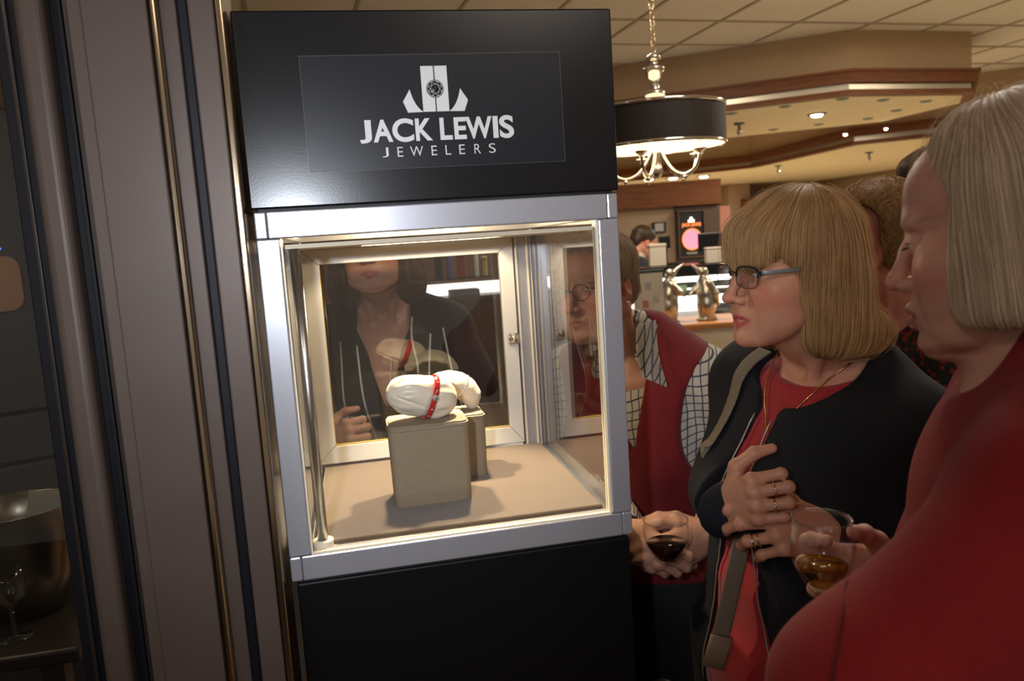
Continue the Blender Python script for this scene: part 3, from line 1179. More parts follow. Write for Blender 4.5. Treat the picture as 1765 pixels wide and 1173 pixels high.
# ------------------------------------------------------------------ the chandelier
cx, cy = 1.323, 1.79
GLOWIN = mat('lit_shade_lining', (0.85, 0.70, 0.48), 0.8, emit=(1.0, 0.80, 0.50), estr=2.2)
ch = empty('chandelier', (cx, cy, 1.86), 'drum chandelier with a dark shade, chrome column and curved chrome arms', 'chandelier')
zt_, zb_, rd = 2.118, 1.975, 0.262
lathe('shade', [(rd, zb_), (rd, zt_), (rd - 0.003, zt_), (rd - 0.003, zb_)], (cx, cy, 0), mat('dark_shade_fabric', (0.022, 0.016, 0.012), 0.7, bump=0.3, bscale=500), ch, 64, smooth=False, ring=True)
lathe('lining', [(rd - 0.0035, zb_ + 0.004), (rd - 0.0035, zt_ - 0.004), (rd - 0.005, zt_ - 0.004), (rd - 0.005, zb_ + 0.004)], (cx, cy, 0), GLOWIN, ch, 64, smooth=False, ring=True)
for z in (zt_, zb_):
    lathe('shade_rim', [(rd + 0.003, z - 0.006), (rd + 0.003, z + 0.006), (rd - 0.006, z + 0.006), (rd - 0.006, z - 0.006)], (cx, cy, 0), CHROME, ch, 64, ring=True)
lathe('diffuser', [(0.0001, zt_ - 0.03), (rd - 0.006, zt_ - 0.03), (rd - 0.006, zt_ - 0.034), (0.0001, zt_ - 0.034)], (cx, cy, 0), mat('frosted_diffuser', (0.8, 0.7, 0.5), 0.7, emit=(1.0, 0.82, 0.55), estr=0.9), ch, 48)
lathe('column', [(0.006, 2.330), (0.022, 2.322), (0.028, 2.310), (0.014, 2.302), (0.012, 2.285), (0.040, 2.275), (0.042, 2.268), (0.030, 2.255), (0.026, 2.235), (0.010, 2.222), (0.020, 2.205), (0.016, 2.196), (0.038, 2.186), (0.040, 2.170), (0.018, 2.160), (0.008, 2.140), (0.008, 1.99), (0.018, 1.975), (0.020, 1.95), (0.012, 1.93), (0.016, 1.90), (0.020, 1.88), (0.010, 1.862), (0.0001, 1.855)], (cx, cy, 0), mat('polished_nickel', (0.86, 0.80, 0.72), 0.20, metal=1.0), ch, 28)
# chain: each link its own part
lk_me = None
z = 2.325
k = 0
while z < 3.0:
    if lk_me is None:
        bm = bmesh.new()
        bm_tube(bm, [(0.010 * math.cos(a), 0, 0.019 + 0.019 * math.sin(a)) for a in [2 * PI * i / 14 for i in range(14)]], 0.0028, 6, closed=True)
        o = from_bm('chain_link', bm, mat('champagne_chain', (0.62, 0.48, 0.30), 0.25, metal=1.0), ch, True)
        lk_me = o.data
    else:
        o = bpy.data.objects.new('chain_link', lk_me)
        COL.objects.link(o)
        o.parent = ch
        o.matrix_parent_inverse = Matrix.Translation(-Vector(ch.location))
    o.location = (cx, cy, z)
    o.rotation_euler = (0, 0, (k % 2) * PI / 2 + 0.4)
    z += 0.031
    k += 1
lathe('ceiling_rose', [(0.05, 3.02), (0.06, 3.012), (0.05, 3.0), (0.012, 2.99), (0.006, 2.985)], (cx, cy, 0), CHROME, ch, 24)
BULB = mat('candle_bulb', (1, 0.9, 0.7), 0.4, emit=(1.0, 0.85, 0.58), estr=14)
for i in range(5):
    a = 2 * PI * i / 5 + 0.25
    d = Vector((math.cos(a), math.sin(a), 0))
    c0_ = Vector((cx, cy, 0))
    arm = catmull([c0_ + d * 0.012 + Vector((0, 0, 1.985)), c0_ + d * 0.035 + Vector((0, 0, 1.93)), c0_ + d * 0.075 + Vector((0, 0, 1.880)), c0_ + d * 0.125 + Vector((0, 0, 1.862)), c0_ + d * 0.172 + Vector((0, 0, 1.885)), c0_ + d * 0.192 + Vector((0, 0, 1.935))], 5)
    ao = tube('arm', arm, 0.0062, CHROME, ch, 8)
    e_ = c0_ + d * 0.192
    lathe('candle_cup', [(0.004, 1.930), (0.024, 1.945), (0.027, 1.952), (0.010, 1.956), (0.011, 1.985), (0.0001, 1.986)], tuple(e_), CHROME, ao, 16)
    lathe('bulb', [(0.004, 1.986), (0.013, 2.005), (0.012, 2.025), (0.0001, 2.055)], tuple(e_), BULB, ao, 12)
    lathe('finial', [(0.0001, 1.842), (0.009, 1.848), (0.006, 1.86)], tuple(c0_ + d * 0.125), CHROME, ao, 12)
lamp('chandelier_light', 'POINT', (cx, cy, 2.04), 9, (1.0, 0.80, 0.50), 0.06)

# ------------------------------------------------------------------ shop furniture, turned with the shop's grid


def turned(c):
    return Matrix.Translation(Vector(c)) @ Matrix.Rotation(math.radians(-11), 4, 'Z')


# wood-topped counter that carries the birds
M1 = turned((1.95, 3.24, 0))
co = empty('wood_topped_counter', (1.95, 3.24, 0), 'low counter with a reddish wood top and pale front, carrying two metal birds', 'counter')
box('counter_top', (-0.33, -0.20, 1.080), (0.45, 0.26, 1.115), WOOD_L, co, 0.008, 2, M1)
box('body', (-0.29, -0.16, 0.08), (0.41, 0.22, 1.079), mat('cream_counter_front', (0.55, 0.48, 0.36), 0.6), co, 0.004, 1, M1)
box('plinth', (-0.27, -0.13, 0.0), (0.39, 0.2, 0.08), BLACK_MATT, co, 0, 1, M1)
# paler showcase beside it
sc_ = empty('pale_showcase', (2.9, 3.0, 0), 'cream-fronted showcase to the right of the wood-topped counter', 'counter')
M2 = turned((2.86, 2.98, 0))
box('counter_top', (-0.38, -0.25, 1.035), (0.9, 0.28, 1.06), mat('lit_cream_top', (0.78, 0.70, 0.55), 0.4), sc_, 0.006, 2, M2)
box('body', (-0.36, -0.22, 0.0), (0.88, 0.25, 1.034), mat('cream_counter_front', (0, 0, 0)), sc_, 0.004, 1, M2)

# two slender metal birds, beak to beak, wing to wing
GILT = mat('champagne_gilt', (0.52, 0.47, 0.37), 0.30, metal=1.0, var=0.15, vscale=25)
ZC = 1.115
for s, lab in ((-1, 'left one of two tall champagne metal birds touching beaks on the counter'), (1, 'right one of two tall champagne metal birds touching beaks on the counter')):
    c = Vector((2.043 + s * 0.098, 3.165 - s * 0.019, ZC))
    R3 = np.array(Matrix.Rotation(math.radians(-11) + (PI if s > 0 else 0), 3, 'Z'))
    S = Solid().frame(R3, tuple(c))
    # +x towards the partner
    S.chain([(-0.008, 0, 0.03), (-0.016, 0, 0.10), (-0.012, 0, 0.17), (-0.004, 0, 0.225), (0.000, 0, 0.262)], [0.046, 0.057, 0.053, 0.038, 0.025], 0.02)
    S.ell((0.006, 0, 0.292), (0.033, 0.027, 0.027), 0.012)
    S.cone((0.026, 0, 0.300), (0.088, 0, 0.346), 0.014, 0.003, 0.012)
    S.cone((-0.035, 0, 0.03), (-0.065, 0, 0.005), 0.022, 0.010, 0.015)
    S.ell((0.0, 0, 0.010), (0.055, 0.045, 0.012), 0.012)
    S.cube((0, 0, -0.05), (0.2, 0.2, 0.0501), 0.002, '-')
    b = solid_obj('metal_bird', S, 0.004, GILT)
    tag(b, lab, 'figurine', 'pair of metal birds')
    for w_, pts in (('wing', [(0.0, -0.040, 0.225), (0.045, -0.045, 0.18), (0.085, -0.020, 0.150)]), ('wing', [(-0.02, 0.040, 0.225), (-0.055, 0.046, 0.16), (-0.075, 0.040, 0.085)])):
        S = Solid().frame(R3, tuple(c))
        S.chain(pts, [0.022, 0.020, 0.004], 0.01)
        solid_obj(w_, S, 0.004, GILT, b)

# acrylic stand with a printed card
PAPER = mat('printed_card', (0.55, 0.50, 0.43), 0.6, var=0.1, vscale=22)
cs = empty('card_stand', tuple(P(1118, 548, 4.35)), 'clear stand with a printed card at the left end of the counter', 'card stand')
p0 = P(1118, 507, 4.35)
MC = Matrix.Translation(Vector(p0)) @ Matrix.Rotation(math.radians(-11), 4, 'Z') @ Matrix.Rotation(math.radians(-6), 4, 'X')
hh = p0[2] - ZC
box('card', (-0.085, -0.001, -hh + 0.006), (0.085, 0.001, 0.118), PAPER, cs, 0, 1, MC)
box('pane', (-0.095, -0.005, -hh + 0.002), (0.095, -0.002, 0.135), GLASS, cs, 0, 1, MC)
box('foot', (-0.095, -0.03, -hh), (0.095, 0.05, -hh + 0.004), GLASS, cs, 0, 1, Matrix.Translation(Vector(p0)) @ Matrix.Rotation(math.radians(-11), 4, 'Z'))
for x, z, c3 in ((-0.055, 0.03, (0.45, 0.20, 0.08)), (0.0, 0.045, (0.32, 0.30, 0.33)), (-0.02, -0.055, (0.40, 0.16, 0.09)), (0.04, -0.03, (0.40, 0.36, 0.33))):
    box('print_patch', (x - 0.017, -0.0016, z - 0.022), (x + 0.017, -0.0011, z + 0.022), mat('print_%d' % int(c3[0] * 100 + c3[2] * 1000), c3, 0.6), cs, 0, 1, MC)

# black lit showcase behind
SHOWL = mat('showcase_glow', (1, 0.97, 0.9), 0.5, emit=(1.0, 0.95, 0.84), estr=2.6)
STRIP = mat('showcase_tube', (1, 1, 0.97), 0.5, emit=(1.0, 0.98, 0.90), estr=6.0)


def showcase(name, c, L_, lab, rz=-11, zt=1.42, zs=1.31, zg=1.02, strip=True):
    o = empty(name, (c[0], c[1], 0), lab, 'showcase')
    Mx = Matrix.Translation(Vector((c[0], c[1], 0))) @ Matrix.Rotation(math.radians(rz), 4, 'Z')
    box('black_top', (-L_, 0.0, zs + 0.022), (L_, 0.35, zt), BLACK_LACQ, o, 0.004, 1, Mx)
    if strip:
        box('light_strip', (-L_ + 0.02, 0.004, zs - 0.012), (L_ - 0.02, 0.03, zs + 0.018), STRIP, o, 0, 1, Mx)
    box('glow_panel', (-L_ + 0.02, 0.30, zg), (L_ - 0.02, 0.32, zs - (0.075 if strip else 0.015)), SHOWL, o, 0, 1, Mx)
    if strip:
        box('shelf_back', (-L_ + 0.02, 0.30, zs - 0.075), (L_ - 0.02, 0.31, zs - 0.012), mat('dark_shelf', (0.06, 0.05, 0.03), 0.4), o, 0, 1, Mx) if strip else None
    box('shelf', (-L_ + 0.02, 0.02, zs - 0.105), (L_ - 0.02, 0.29, zs - 0.085), mat('dark_shelf', (0.06, 0.05, 0.03), 0.4), o, 0, 1, Mx)
    box('pane', (-L_, -0.004, zg), (L_, 0.0, zs + 0.02), GLASS, o, 0, 1, Mx)
    box('body', (-L_, 0.0, 0.0), (L_, 0.35, zg), mat('dark_cabinet_wood', (0.035, 0.022, 0.014), 0.4), o, 0.003, 1, Mx)
    for i in range(int(L_ * 2 / 0.42)):
        x = -L_ + 0.22 + i * 0.42
        box('price_tray', (x - 0.09, 0.10, zg + 0.001), (x + 0.09, 0.24, zg + 0.05), mat('grey_velvet_tray', (0.24, 0.27, 0.32), 0.8), o, 0.004, 1, Mx)
        if strip:
            box('jewelry_block', (x + 0.10, 0.12, zs - 0.085), (x + 0.18, 0.22, zs - 0.04), mat('green_velvet_block', (0.26, 0.34, 0.16), 0.8), o, 0.004, 1, Mx)
    return o


Z5 = lambda y: float(P(1200, y, 5.0)[2])
showcase('lit_showcase', (2.30, 3.60), 0.85, 'black-topped showcase lit white inside, behind the two metal birds', -11, Z5(457), Z5(482), Z5(545))
c = P(800, 497, 4.6)
showcase('lit_showcase', (c[0], c[1]), 0.62, 'black-topped showcase lit white inside, seen through the case behind the woman in piping', 0, c[2] + 0.06, c[2] + 0.035, c[2] - 0.062, False)

# things on the showcase tops
BOXW = mat('pale_box_card', (0.55, 0.48, 0.38), 0.6)


def card_box(px, py, d, w, h, lab, mt=None, name='card_box', cat='box', t=0.06, z0=None):
    z0 = Z5(457) + 0.001 if z0 is None else z0
    c = P(px, py, d)
    o = empty(name, (c[0], c[1], z0), lab, cat)
    Mx = Matrix.Translation(Vector((c[0], c[1], 0))) @ Matrix.Rotation(math.radians(-11), 4, 'Z')
    box('body', (-w / 2, -t / 2, z0), (w / 2, t / 2, z0 + h * 0.86), mt or BOXW, o, 0.004, 1, Mx)
    box('lid', (-w / 2 - 0.003, -t / 2 - 0.003, z0 + h * 0.86), (w / 2 + 0.003, t / 2 + 0.003, z0 + h), mt or BOXW, o, 0.004, 1, Mx)
    return o


card_box(1133, 445, 5.22, 0.11, 0.15, 'pale upright box on the black showcase beside the man at the counter')
card_box(1229, 440, 5.17, 0.10, 0.105, 'pale square box on the black showcase under the dark monitor')


def monitor(px, py, d, w, h, lab, yaw, z0=None, tint=(0.008, 0.008, 0.010)):
    z0 = Z5(457) + 0.001 if z0 is None else z0
    c = P(px, py, d)
    o = empty('monitor', (c[0], c[1], z0), lab, 'monitor', 'dark monitors on the far counter')
    Mx = Matrix.Translation(Vector(c)) @ Matrix.Rotation(math.radians(yaw), 4, 'Z')
    m1 = mat('black_plastic', (0.010, 0.010, 0.011), 0.4)
    box('housing', (-w / 2, 0, -h / 2), (w / 2, 0.03, h / 2), m1, o, 0.006, 2, Mx)
    box('screen', (-w / 2 + 0.012, -0.002, -h / 2 + 0.012), (w / 2 - 0.012, 0.0, h / 2 - 0.012), mat('dark_screen', tint, 0.15), o, 0, 1, Mx)
    box('neck', (-0.02, 0.02, z0 - c[2] + 0.01), (0.02, 0.045, -h / 2 + 0.02), m1, o, 0.003, 1, Mx)
    box('base', (-0.08, -0.03, z0 - c[2]), (0.08, 0.09, z0 - c[2] + 0.012), m1, o, 0.003, 1, Mx)
    return o


monitor(1224, 417, 5.33, 0.17, 0.13, 'dark monitor in front of the glowing sign', -35)
monitor(1146, 417, 5.33, 0.08, 0.085, 'small dark screen above the pale upright box', -11)
# partition with the wood header, picture and sign
HEADZ0, HEADZ1 = 1.90, 2.15
pw = tag(box('wall_2', (-1.25, 0.0, 0), (1.06, 0.15, 2.15), BEIGE_W, None, 0, 1, Matrix.Translation((2.84, 6.62, 0)) @ Matrix.Rotation(math.radians(-11), 4, 'Z')), kind='structure')
MW = Matrix.Translation((2.84, 6.62, 0)) @ Matrix.Rotation(math.radians(-11), 4, 'Z')
box('wood_header', (-1.25, -0.10, HEADZ0), (1.065, 0.0, HEADZ1), WOOD, pw, 0.006, 1, MW)
box('dark_panel', (0.60, -0.035, 0.0), (1.06, 0.0, HEADZ0), mat('dark_brown_panel', (0.070, 0.040, 0.026), 0.5), pw, 0.004, 1, MW)
box('side_wall', (1.06, 0.15, 0.0), (1.22, 0.25, 1.88), mat('red_glow_wall', (0.42, 0.19, 0.13), 0.8), pw, 0, 1, MW)  # the sign's red glow is painted into this wall's colour
# glowing sign
sg = empty('neon_sign', tuple(P(1193, 440, 7.8)), 'glowing shop sign with a white emblem, orange name and pink disc in a dark frame', 'sign')
def onwall(px, py, off):
    n = MW.to_3x3() @ Vector((0, -1, 0))
    o_ = MW @ Vector((0, -off, 0))
    d = Vector(CF + CR * ((px - CAM_W / 2) / FPX) - CU * ((py - CAM_H / 2) / FPX))
    return Vector(CC) + d * ((o_ - Vector(CC)).dot(n) / d.dot(n))


MS = Matrix.Translation(onwall(1192, 402, 0.056)) @ Matrix.Rotation(math.radians(-11), 4, 'Z')
fp = empty('framed_picture', tuple(P(1138, 392, 7.0)), 'small picture in a black frame on the wall beside the man', 'picture')
pc_ = onwall(1137, 392, 0.013)
MP = Matrix.Translation(Vector(pc_)) @ Matrix.Rotation(math.radians(-11), 4, 'Z')
box('frame', (-0.075, -0.015, -0.055), (0.065, 0.012, 0.055), mat('black_plastic', (0, 0, 0)), fp, 0.003, 1, MP)
box('print', (-0.052, -0.018, -0.037), (0.038, -0.015, 0.043), mat('grey_print', (0.36, 0.36, 0.37), 0.5), fp, 0, 1, MP)
FRB = mat('brown_sign_frame', (0.10, 0.06, 0.04), 0.4)
for lo, hi in (((-0.14, -0.25), (-0.125, 0.235)), ((0.125, -0.25), (0.14, 0.235)), ((-0.125, 0.22), (0.125, 0.235)), ((-0.125, -0.25), (0.125, -0.235))):
    box('frame_bar', (lo[0], -0.02, lo[1]), (hi[0], 0.02, hi[1]), FRB, sg, 0.003, 1, MS)
bd = box('back_board', (-0.125, 0.0, -0.235), (0.125, 0.012, 0.22), BLACK_MATT, sg, 0, 1, MS)
NW = mat('neon_white', (1, 0.95, 0.9), 0.5, emit=(1.0, 0.86, 0.72), estr=3.0)
NO = mat('neon_orange', (1, 0.3, 0.1), 0.5, emit=(1.0, 0.22, 0.05), estr=1.5)
NP = mat('neon_pink', (1, 0.2, 0.35), 0.5, emit=(1.0, 0.16, 0.22), estr=1.7)


def front_part(name, polys, mt, parent, M, y0=-0.008, y1=0.0):
    bm = bmesh.new()
    for p in polys:
        bm_front(bm, p, y0, y1)
    for v in bm.verts:
        v.co = M @ v.co
    return from_bm(name, bm, mt, parent)


front_part('neon_emblem', [[(-0.012, 0.115), (-0.001, 0.115), (-0.001, 0.165), (-0.012, 0.165)], [(0.001, 0.115), (0.012, 0.115), (0.012, 0.165), (0.001, 0.165)], [(-0.033, 0.135), (-0.028, 0.115), (-0.013, 0.115), (-0.022, 0.142)], [(0.013, 0.115), (0.028, 0.115), (0.033, 0.135), (0.022, 0.142)]], NW, bd, MS)


def neon_word(word, x0, x1, z0, z1, mt):
    cu = bpy.data.curves.new('neon', 'FONT')
    cu.body = word
    cu.offset = 0.02
    cu.extrude = 0.02
    ob = bpy.data.objects.new('neon', cu)
    COL.objects.link(ob)
    dg = bpy.context.evaluated_depsgraph_get()
    dg.update()
    me = bpy.data.meshes.new_from_object(ob.evaluated_get(dg))
    bpy.data.objects.remove(ob)
    n = len(me.vertices)
    co_ = np.empty(n * 3, np.float32)
    me.vertices.foreach_get('co', co_)
    co_ = co_.reshape(-1, 3)
    lo, hi = co_.min(0), co_.max(0)
    q = (co_ - lo) / np.maximum(hi - lo, 1e-6)
    for i, v in enumerate(me.vertices):
        v.co = MS @ Vector((x0 + q[i, 0] * (x1 - x0), -0.004 * q[i, 2] - 0.001, z0 + q[i, 1] * (z1 - z0)))
    link('neon_lettering', me, mt, bd)


neon_word('JACK LEWIS', -0.098, 0.098, 0.062, 0.108, NO)
front_part('neon_disc', [[(0.092 * math.cos(a), -0.060 + 0.100 * math.sin(a)) for a in [2 * PI * i / 40 for i in range(40)]]], NP, bd, MS)
tube('neon_ring', [MS @ Vector((0.096 * math.cos(a), -0.010, -0.060 + 0.104 * math.sin(a))) for a in [2 * PI * i / 48 for i in range(48)]], 0.007, NO, bd, 6, closed=True)
front_part('neon_bars', [[(-0.055 + i * 0.028, -0.212), (-0.035 + i * 0.028, -0.212), (-0.035 + i * 0.028, -0.190), (-0.055 + i * 0.028, -0.190)] for i in range(4)], mat('dim_white_bars', (0.4, 0.38, 0.33), 0.5), bd, MS)
card_box(1262, 432, 5.22, 0.10, 0.19, 'tall pale box with dark panels at the right end of the far counter', None, 'card_box', 'box', 0.06)

# ------------------------------------------------------------------ beyond the dark glass at the far left
bk = empty('ice_bucket', tuple(P(75, 1010, 1.62)), 'large dim metal ice bucket behind the dark glass', 'bucket')
bc_ = P(28, 872, 1.62)
lathe('bowl', [(0.0001, bc_[2] - 0.225), (0.072, bc_[2] - 0.22), (0.092, bc_[2] - 0.14), (0.107, bc_[2] - 0.05), (0.112, bc_[2]), (0.116, bc_[2] + 0.003), (0.109, bc_[2]), (0.104, bc_[2] - 0.05), (0.088, bc_[2] - 0.14), (0.068, bc_[2] - 0.212), (0.0001, bc_[2] - 0.214)], (bc_[0], bc_[1], 0), mat('dim_steel', (0.42, 0.36, 0.26), 0.3, metal=1.0), bk, 40)
lb = box('bottle_label', (-0.035, -0.001, -0.05), (0.035, 0.001, 0.04), mat('cream_paper', (0.55, 0.48, 0.33), 0.7), bk, 0, 1, Matrix.Translation(Vector(P(78, 878, 1.66))) @ Matrix.Rotation(math.radians(12), 4, 'Y'))
st = empty('side_table', (bc_[0], bc_[1], 0), 'dark table holding the ice bucket behind the glass', 'table')
box('table_top', (bc_[0] - 0.5, bc_[1] - 0.22, bc_[2] - 0.255), (bc_[0] + 0.16, bc_[1] + 0.25, bc_[2] - 0.2255), mat('dark_table_wood', (0.035, 0.022, 0.015), 0.35), st, 0.006, 2)
for x in (-0.44, 0.10):
    for y in (-0.17, 0.2):
        box('leg', (bc_[0] + x - 0.02, bc_[1] + y - 0.02, 0), (bc_[0] + x + 0.02, bc_[1] + y + 0.02, bc_[2] - 0.255), mat('dark_table_wood', (0, 0, 0)), st)
for i, (px, py, lab) in enumerate(((8, 975, 'small stemmed glass standing left of the ice bucket'), (-90, 985, 'small stemmed glass farther from the ice bucket'))):
    c = P(px, py, 1.50)
    zt2 = bc_[2] - 0.2255
    lathe_c = (c[0], c[1], zt2)
    g_ = empty('stemmed_glass', lathe_c, lab, 'glass', 'glasses beside the ice bucket')
    lathe('foot', [(0.0001, 0.001), (0.030, 0.001), (0.030, 0.003), (0.004, 0.006), (0.003, 0.06), (0.0001, 0.06)], lathe_c, GLASS, g_, 20)
    lathe('bowl', [(0.003, 0.06), (0.028, 0.085), (0.030, 0.14), (0.0285, 0.14), (0.026, 0.087), (0.0001, 0.064)], lathe_c, GLASS, g_, 20)
cb = empty('dark_cabinet', (-1.0, 1.2, 0), 'dark grey upright cabinet behind the glass with a rounded amber panel', 'cabinet')
DG = mat('dark_grey_front', (0.060, 0.058, 0.060), 0.45)
MCB = Matrix.Translation((-1.02, 1.15, 0)) @ Matrix.Rotation(math.radians(25), 4, 'Z')
box('body', (-0.6, 0.02, 0), (0.6, 0.4, 2.1), BLACK_MATT, cb, 0, 1, MCB)
for z0, z1 in ((0.05, 0.55), (0.56, 0.98), (0.99, 1.12), (1.13, 1.26), (1.27, 2.09)):
    box('front_panel', (-0.6, 0.0, z0), (0.6, 0.02, z1), DG, cb, 0.004, 2, MCB)
ap = P(-4, 490, 2.05)
MA = MCB.inverted() @ Vector(ap)
bm = bmesh.new()
rp = []
for qx, qz, a0 in ((0.025, 0.04, 0), (-0.085, 0.04, 90), (-0.085, -0.04, 180), (0.025, -0.04, 270)):
    rp += [(MA.x + qx + 0.035 * math.cos(math.radians(a0 + k * 15)), MA.z + qz + 0.035 * math.sin(math.radians(a0 + k * 15))) for k in range(7)]
bm_front(bm, rp, -0.006, 0.0)
for v in bm.verts:
    v.co = MCB @ v.co
from_bm('amber_panel', bm, mat('amber_plastic', (0.30, 0.16, 0.08), 0.3, emit=(0.5, 0.25, 0.1), estr=0.06), cb)
for x, z, c3 in ((0.015, 0.115, (1.0, 0.08, 0.05)), (0.0, 0.095, (0.15, 0.25, 1.0)), (0.02, 0.095, (0.15, 0.25, 1.0))):
    box('indicator_lamp', (MA.x + x - 0.004, -0.004, MA.z + z - 0.003), (MA.x + x + 0.004, 0.0, MA.z + z + 0.003), mat('indicator_%d' % int(c3[0] * 100), c3, 0.4, emit=c3, estr=1.2), cb, 0, 1, MCB)

# dark wood back wall and shelf goods seen through the case's back door
c = P(790, 440, 5.6)
tag(box('wall_3', (c[0] - 1.1, c[1] + 0.2, 0), (c[0] + 0.42, c[1] + 0.3, 2.2), mat('dark_wood_panel', (0.075, 0.032, 0.016), 0.5, var=0.3, vscale=4, stretch=(1, 1, 10))), kind='structure')
SHP = P(800, 497, 4.6)
for i, (px, w_, h_, c3, lab) in enumerate(((757, 0.045, 0.15, (0.03, 0.045, 0.05), 'dark upright box'), (775, 0.03, 0.16, (0.05, 0.08, 0.22), 'narrow blue upright box'), (797, 0.05, 0.15, (0.22, 0.05, 0.03), 'red-brown upright box'), (822, 0.025, 0.19, (0.5, 0.52, 0.5), 'narrow white upright card'), (836, 0.03, 0.12, (0.4, 0.3, 0.1), 'small golden box'))):
    c = P(px, 470, 4.72)
    card_box(px, 470, 4.72, w_, h_, lab + ' on the showcase behind the woman in piping', mat('goods_%d' % i, c3, 0.5), 'display_box', 'box', 0.05, SHP[2] + 0.0605)
# ------------------------------------------------------------------ people: shared anatomy
SKIN = mat('skin', (0.5, 0.25, 0.18), 0.48, attr=True, var=0.07, vscale=90, bump=0.12, bscale=420, spec=0.35, sss=0.12)
EYE_M = mat('eye_surface', (0.8, 0.8, 0.8), 0.08, attr=True)
GOLD = mat('gold', (0.75, 0.48, 0.14), 0.18, metal=1.0)
SIDES = (-1, 1)


def head_ops(S, F):
    """skull and face in a head frame: +x the person's right, +y forward, +z up, origin between the eyes' height and the ears"""
    jw, ch, ck = F.get('jaw', 1.0), F.get('chin', 1.0), F.get('cheek', 1.0)
    nl = F.get('nose', 1.0)
    S.ell((0, -0.020, 0.036), (0.0715, 0.091, 0.076), 0.01)
    S.ell((0, 0.036, 0.032), (0.059, 0.048, 0.052), 0.02)
    S.ell((0, 0.030, -0.030), (0.0575, 0.050, 0.066), 0.02)
    S.ell((0, 0.040, -0.072), (0.043 * jw, 0.040, 0.036), 0.02)
    for s in SIDES:
        S.cone((s * 0.052 * jw, -0.004, -0.052), (s * 0.020, 0.064, -0.094), 0.019, 0.014, 0.022)
        S.ell((s * 0.034, 0.057, -0.030), (0.025 * ck, 0.021, 0.023), 0.020)
        S.ell((s * 0.050, 0.030, -0.018), (0.015, 0.032, 0.018), 0.022)
        S.ell((s * 0.036, 0.044, -0.060), (0.021 * ck, 0.026, 0.028), 0.022)
    S.ell((0, 0.0745 * ch, -0.0975), (0.0175, 0.0150, 0.0135), 0.013)
    if F.get('jowl', 0):
        for s in SIDES:
            S.ell((s * 0.038, 0.034, -0.090), (0.018, 0.028, 0.016 * F['jowl']), 0.018)
        S.ell((0, 0.035, -0.106), (0.030, 0.036, 0.014 * F['jowl']), 0.018)
    for s in SIDES:
        # brows and eye sockets
        S.ell((s * 0.027, 0.0715, 0.0190), (0.0230, 0.0110, 0.0095), 0.014)
        S.ell((s * 0.0320, 0.0920, -0.0005), (0.0150, 0.0125, 0.0085), 0.011, '-')
        S.ell((s * 0.0140, 0.0930, -0.0015), (0.0065, 0.0110, 0.0100), 0.008, '-')
    # nose
    S.chain([(0, 0.0790, 0.0100), (0, 0.0870 + 0.004 * (nl - 1), -0.008), (0, 0.0985 + 0.012 * (nl - 1), -0.0290)], [0.0066, 0.0066, 0.0078], 0.007)
    S.ell((0, 0.1015 + 0.016 * (nl - 1), -0.0355), (0.0094, 0.0098, 0.0084), 0.006)
    for s in SIDES:
        S.ell((s * 0.0118, 0.0895, -0.0385), (0.0068, 0.0105, 0.0070), 0.005)
        S.ell((s * 0.0056, 0.0960, -0.0462), (0.0034, 0.0050, 0.0034), 0.0025, '-')
    # muzzle and lips
    mo = F.get('muzzle', 0.0)
    S.ell((0, 0.0670 + mo, -0.0640), (0.029, 0.0185, 0.0200), 0.012)
    lp = F.get('lip', 1.0)
    gap = F.get('gap', 0.0)
    for s in SIDES:
        S.cone((s * 0.0035, 0.0852 + mo, -0.0628), (s * 0.0225, 0.0735 + mo * 0.6, -0.0672), 0.0042 * lp, 0.0022, 0.004)
        S.cone((0, 0.0836 + mo, -0.0748 - gap), (s * 0.0190, 0.0745 + mo * 0.6, -0.0692 - gap * 0.4), 0.0050 * lp, 0.0024, 0.004)
    for s in SIDES:
        S.cone((0, 0.0895 + mo, -0.0690 - gap * 0.5), (s * 0.0225, 0.0775 + mo * 0.6, -0.0680), 0.0013 + gap * 0.55, 0.0009, 0.0018, '-')
    # eyelids
    op = F.get('eye_open', 0.0034)
    lk = F.get('look', -0.1)
    for s in SIDES:
        e = S.w((s * 0.0315, 0.0680, 0.0005))
        Rh, sc = S.M[0], S.M[2]
        r = 0.0136 * sc
        slc = S.w((s * 0.0315, 0.0810, 0.0005 + lk * 0.004))
        sr = np.array([0.0128, 0.011, op]) * sc

        def fn(p, e=e, r=r, slc=slc, sr=sr, Rh=Rh, s=s):
            d = np.sqrt(((p - e) ** 2).sum(-1)) - r
            q = (p - slc) @ Rh
            q[..., 2] += 0.12 * q[..., 0] * s * -1
            k0 = np.sqrt(((q / sr) ** 2).sum(-1))
            k1 = np.sqrt(((q / (sr * sr)) ** 2).sum(-1)) + 1e-9
            return np.maximum(d, -(k0 * (k0 - 1) / k1))
        S.func(fn, e - r, e + r, 0.0035 * sc, '+')
    # ears
    for s in SIDES:
        Re = rotm('X', -12) @ rotm('Z', s * -20)
        S.ell((s * 0.0705, -0.010, -0.010), (0.0100, 0.0160, 0.0290), 0.005, rot=Re)
        S.ell((s * 0.0810, -0.006, -0.005), (0.0060, 0.0085, 0.0160), 0.004, '-', rot=Re)
        S.ell((s * 0.0690, -0.002, -0.034), (0.0065, 0.0075, 0.0085), 0.005)


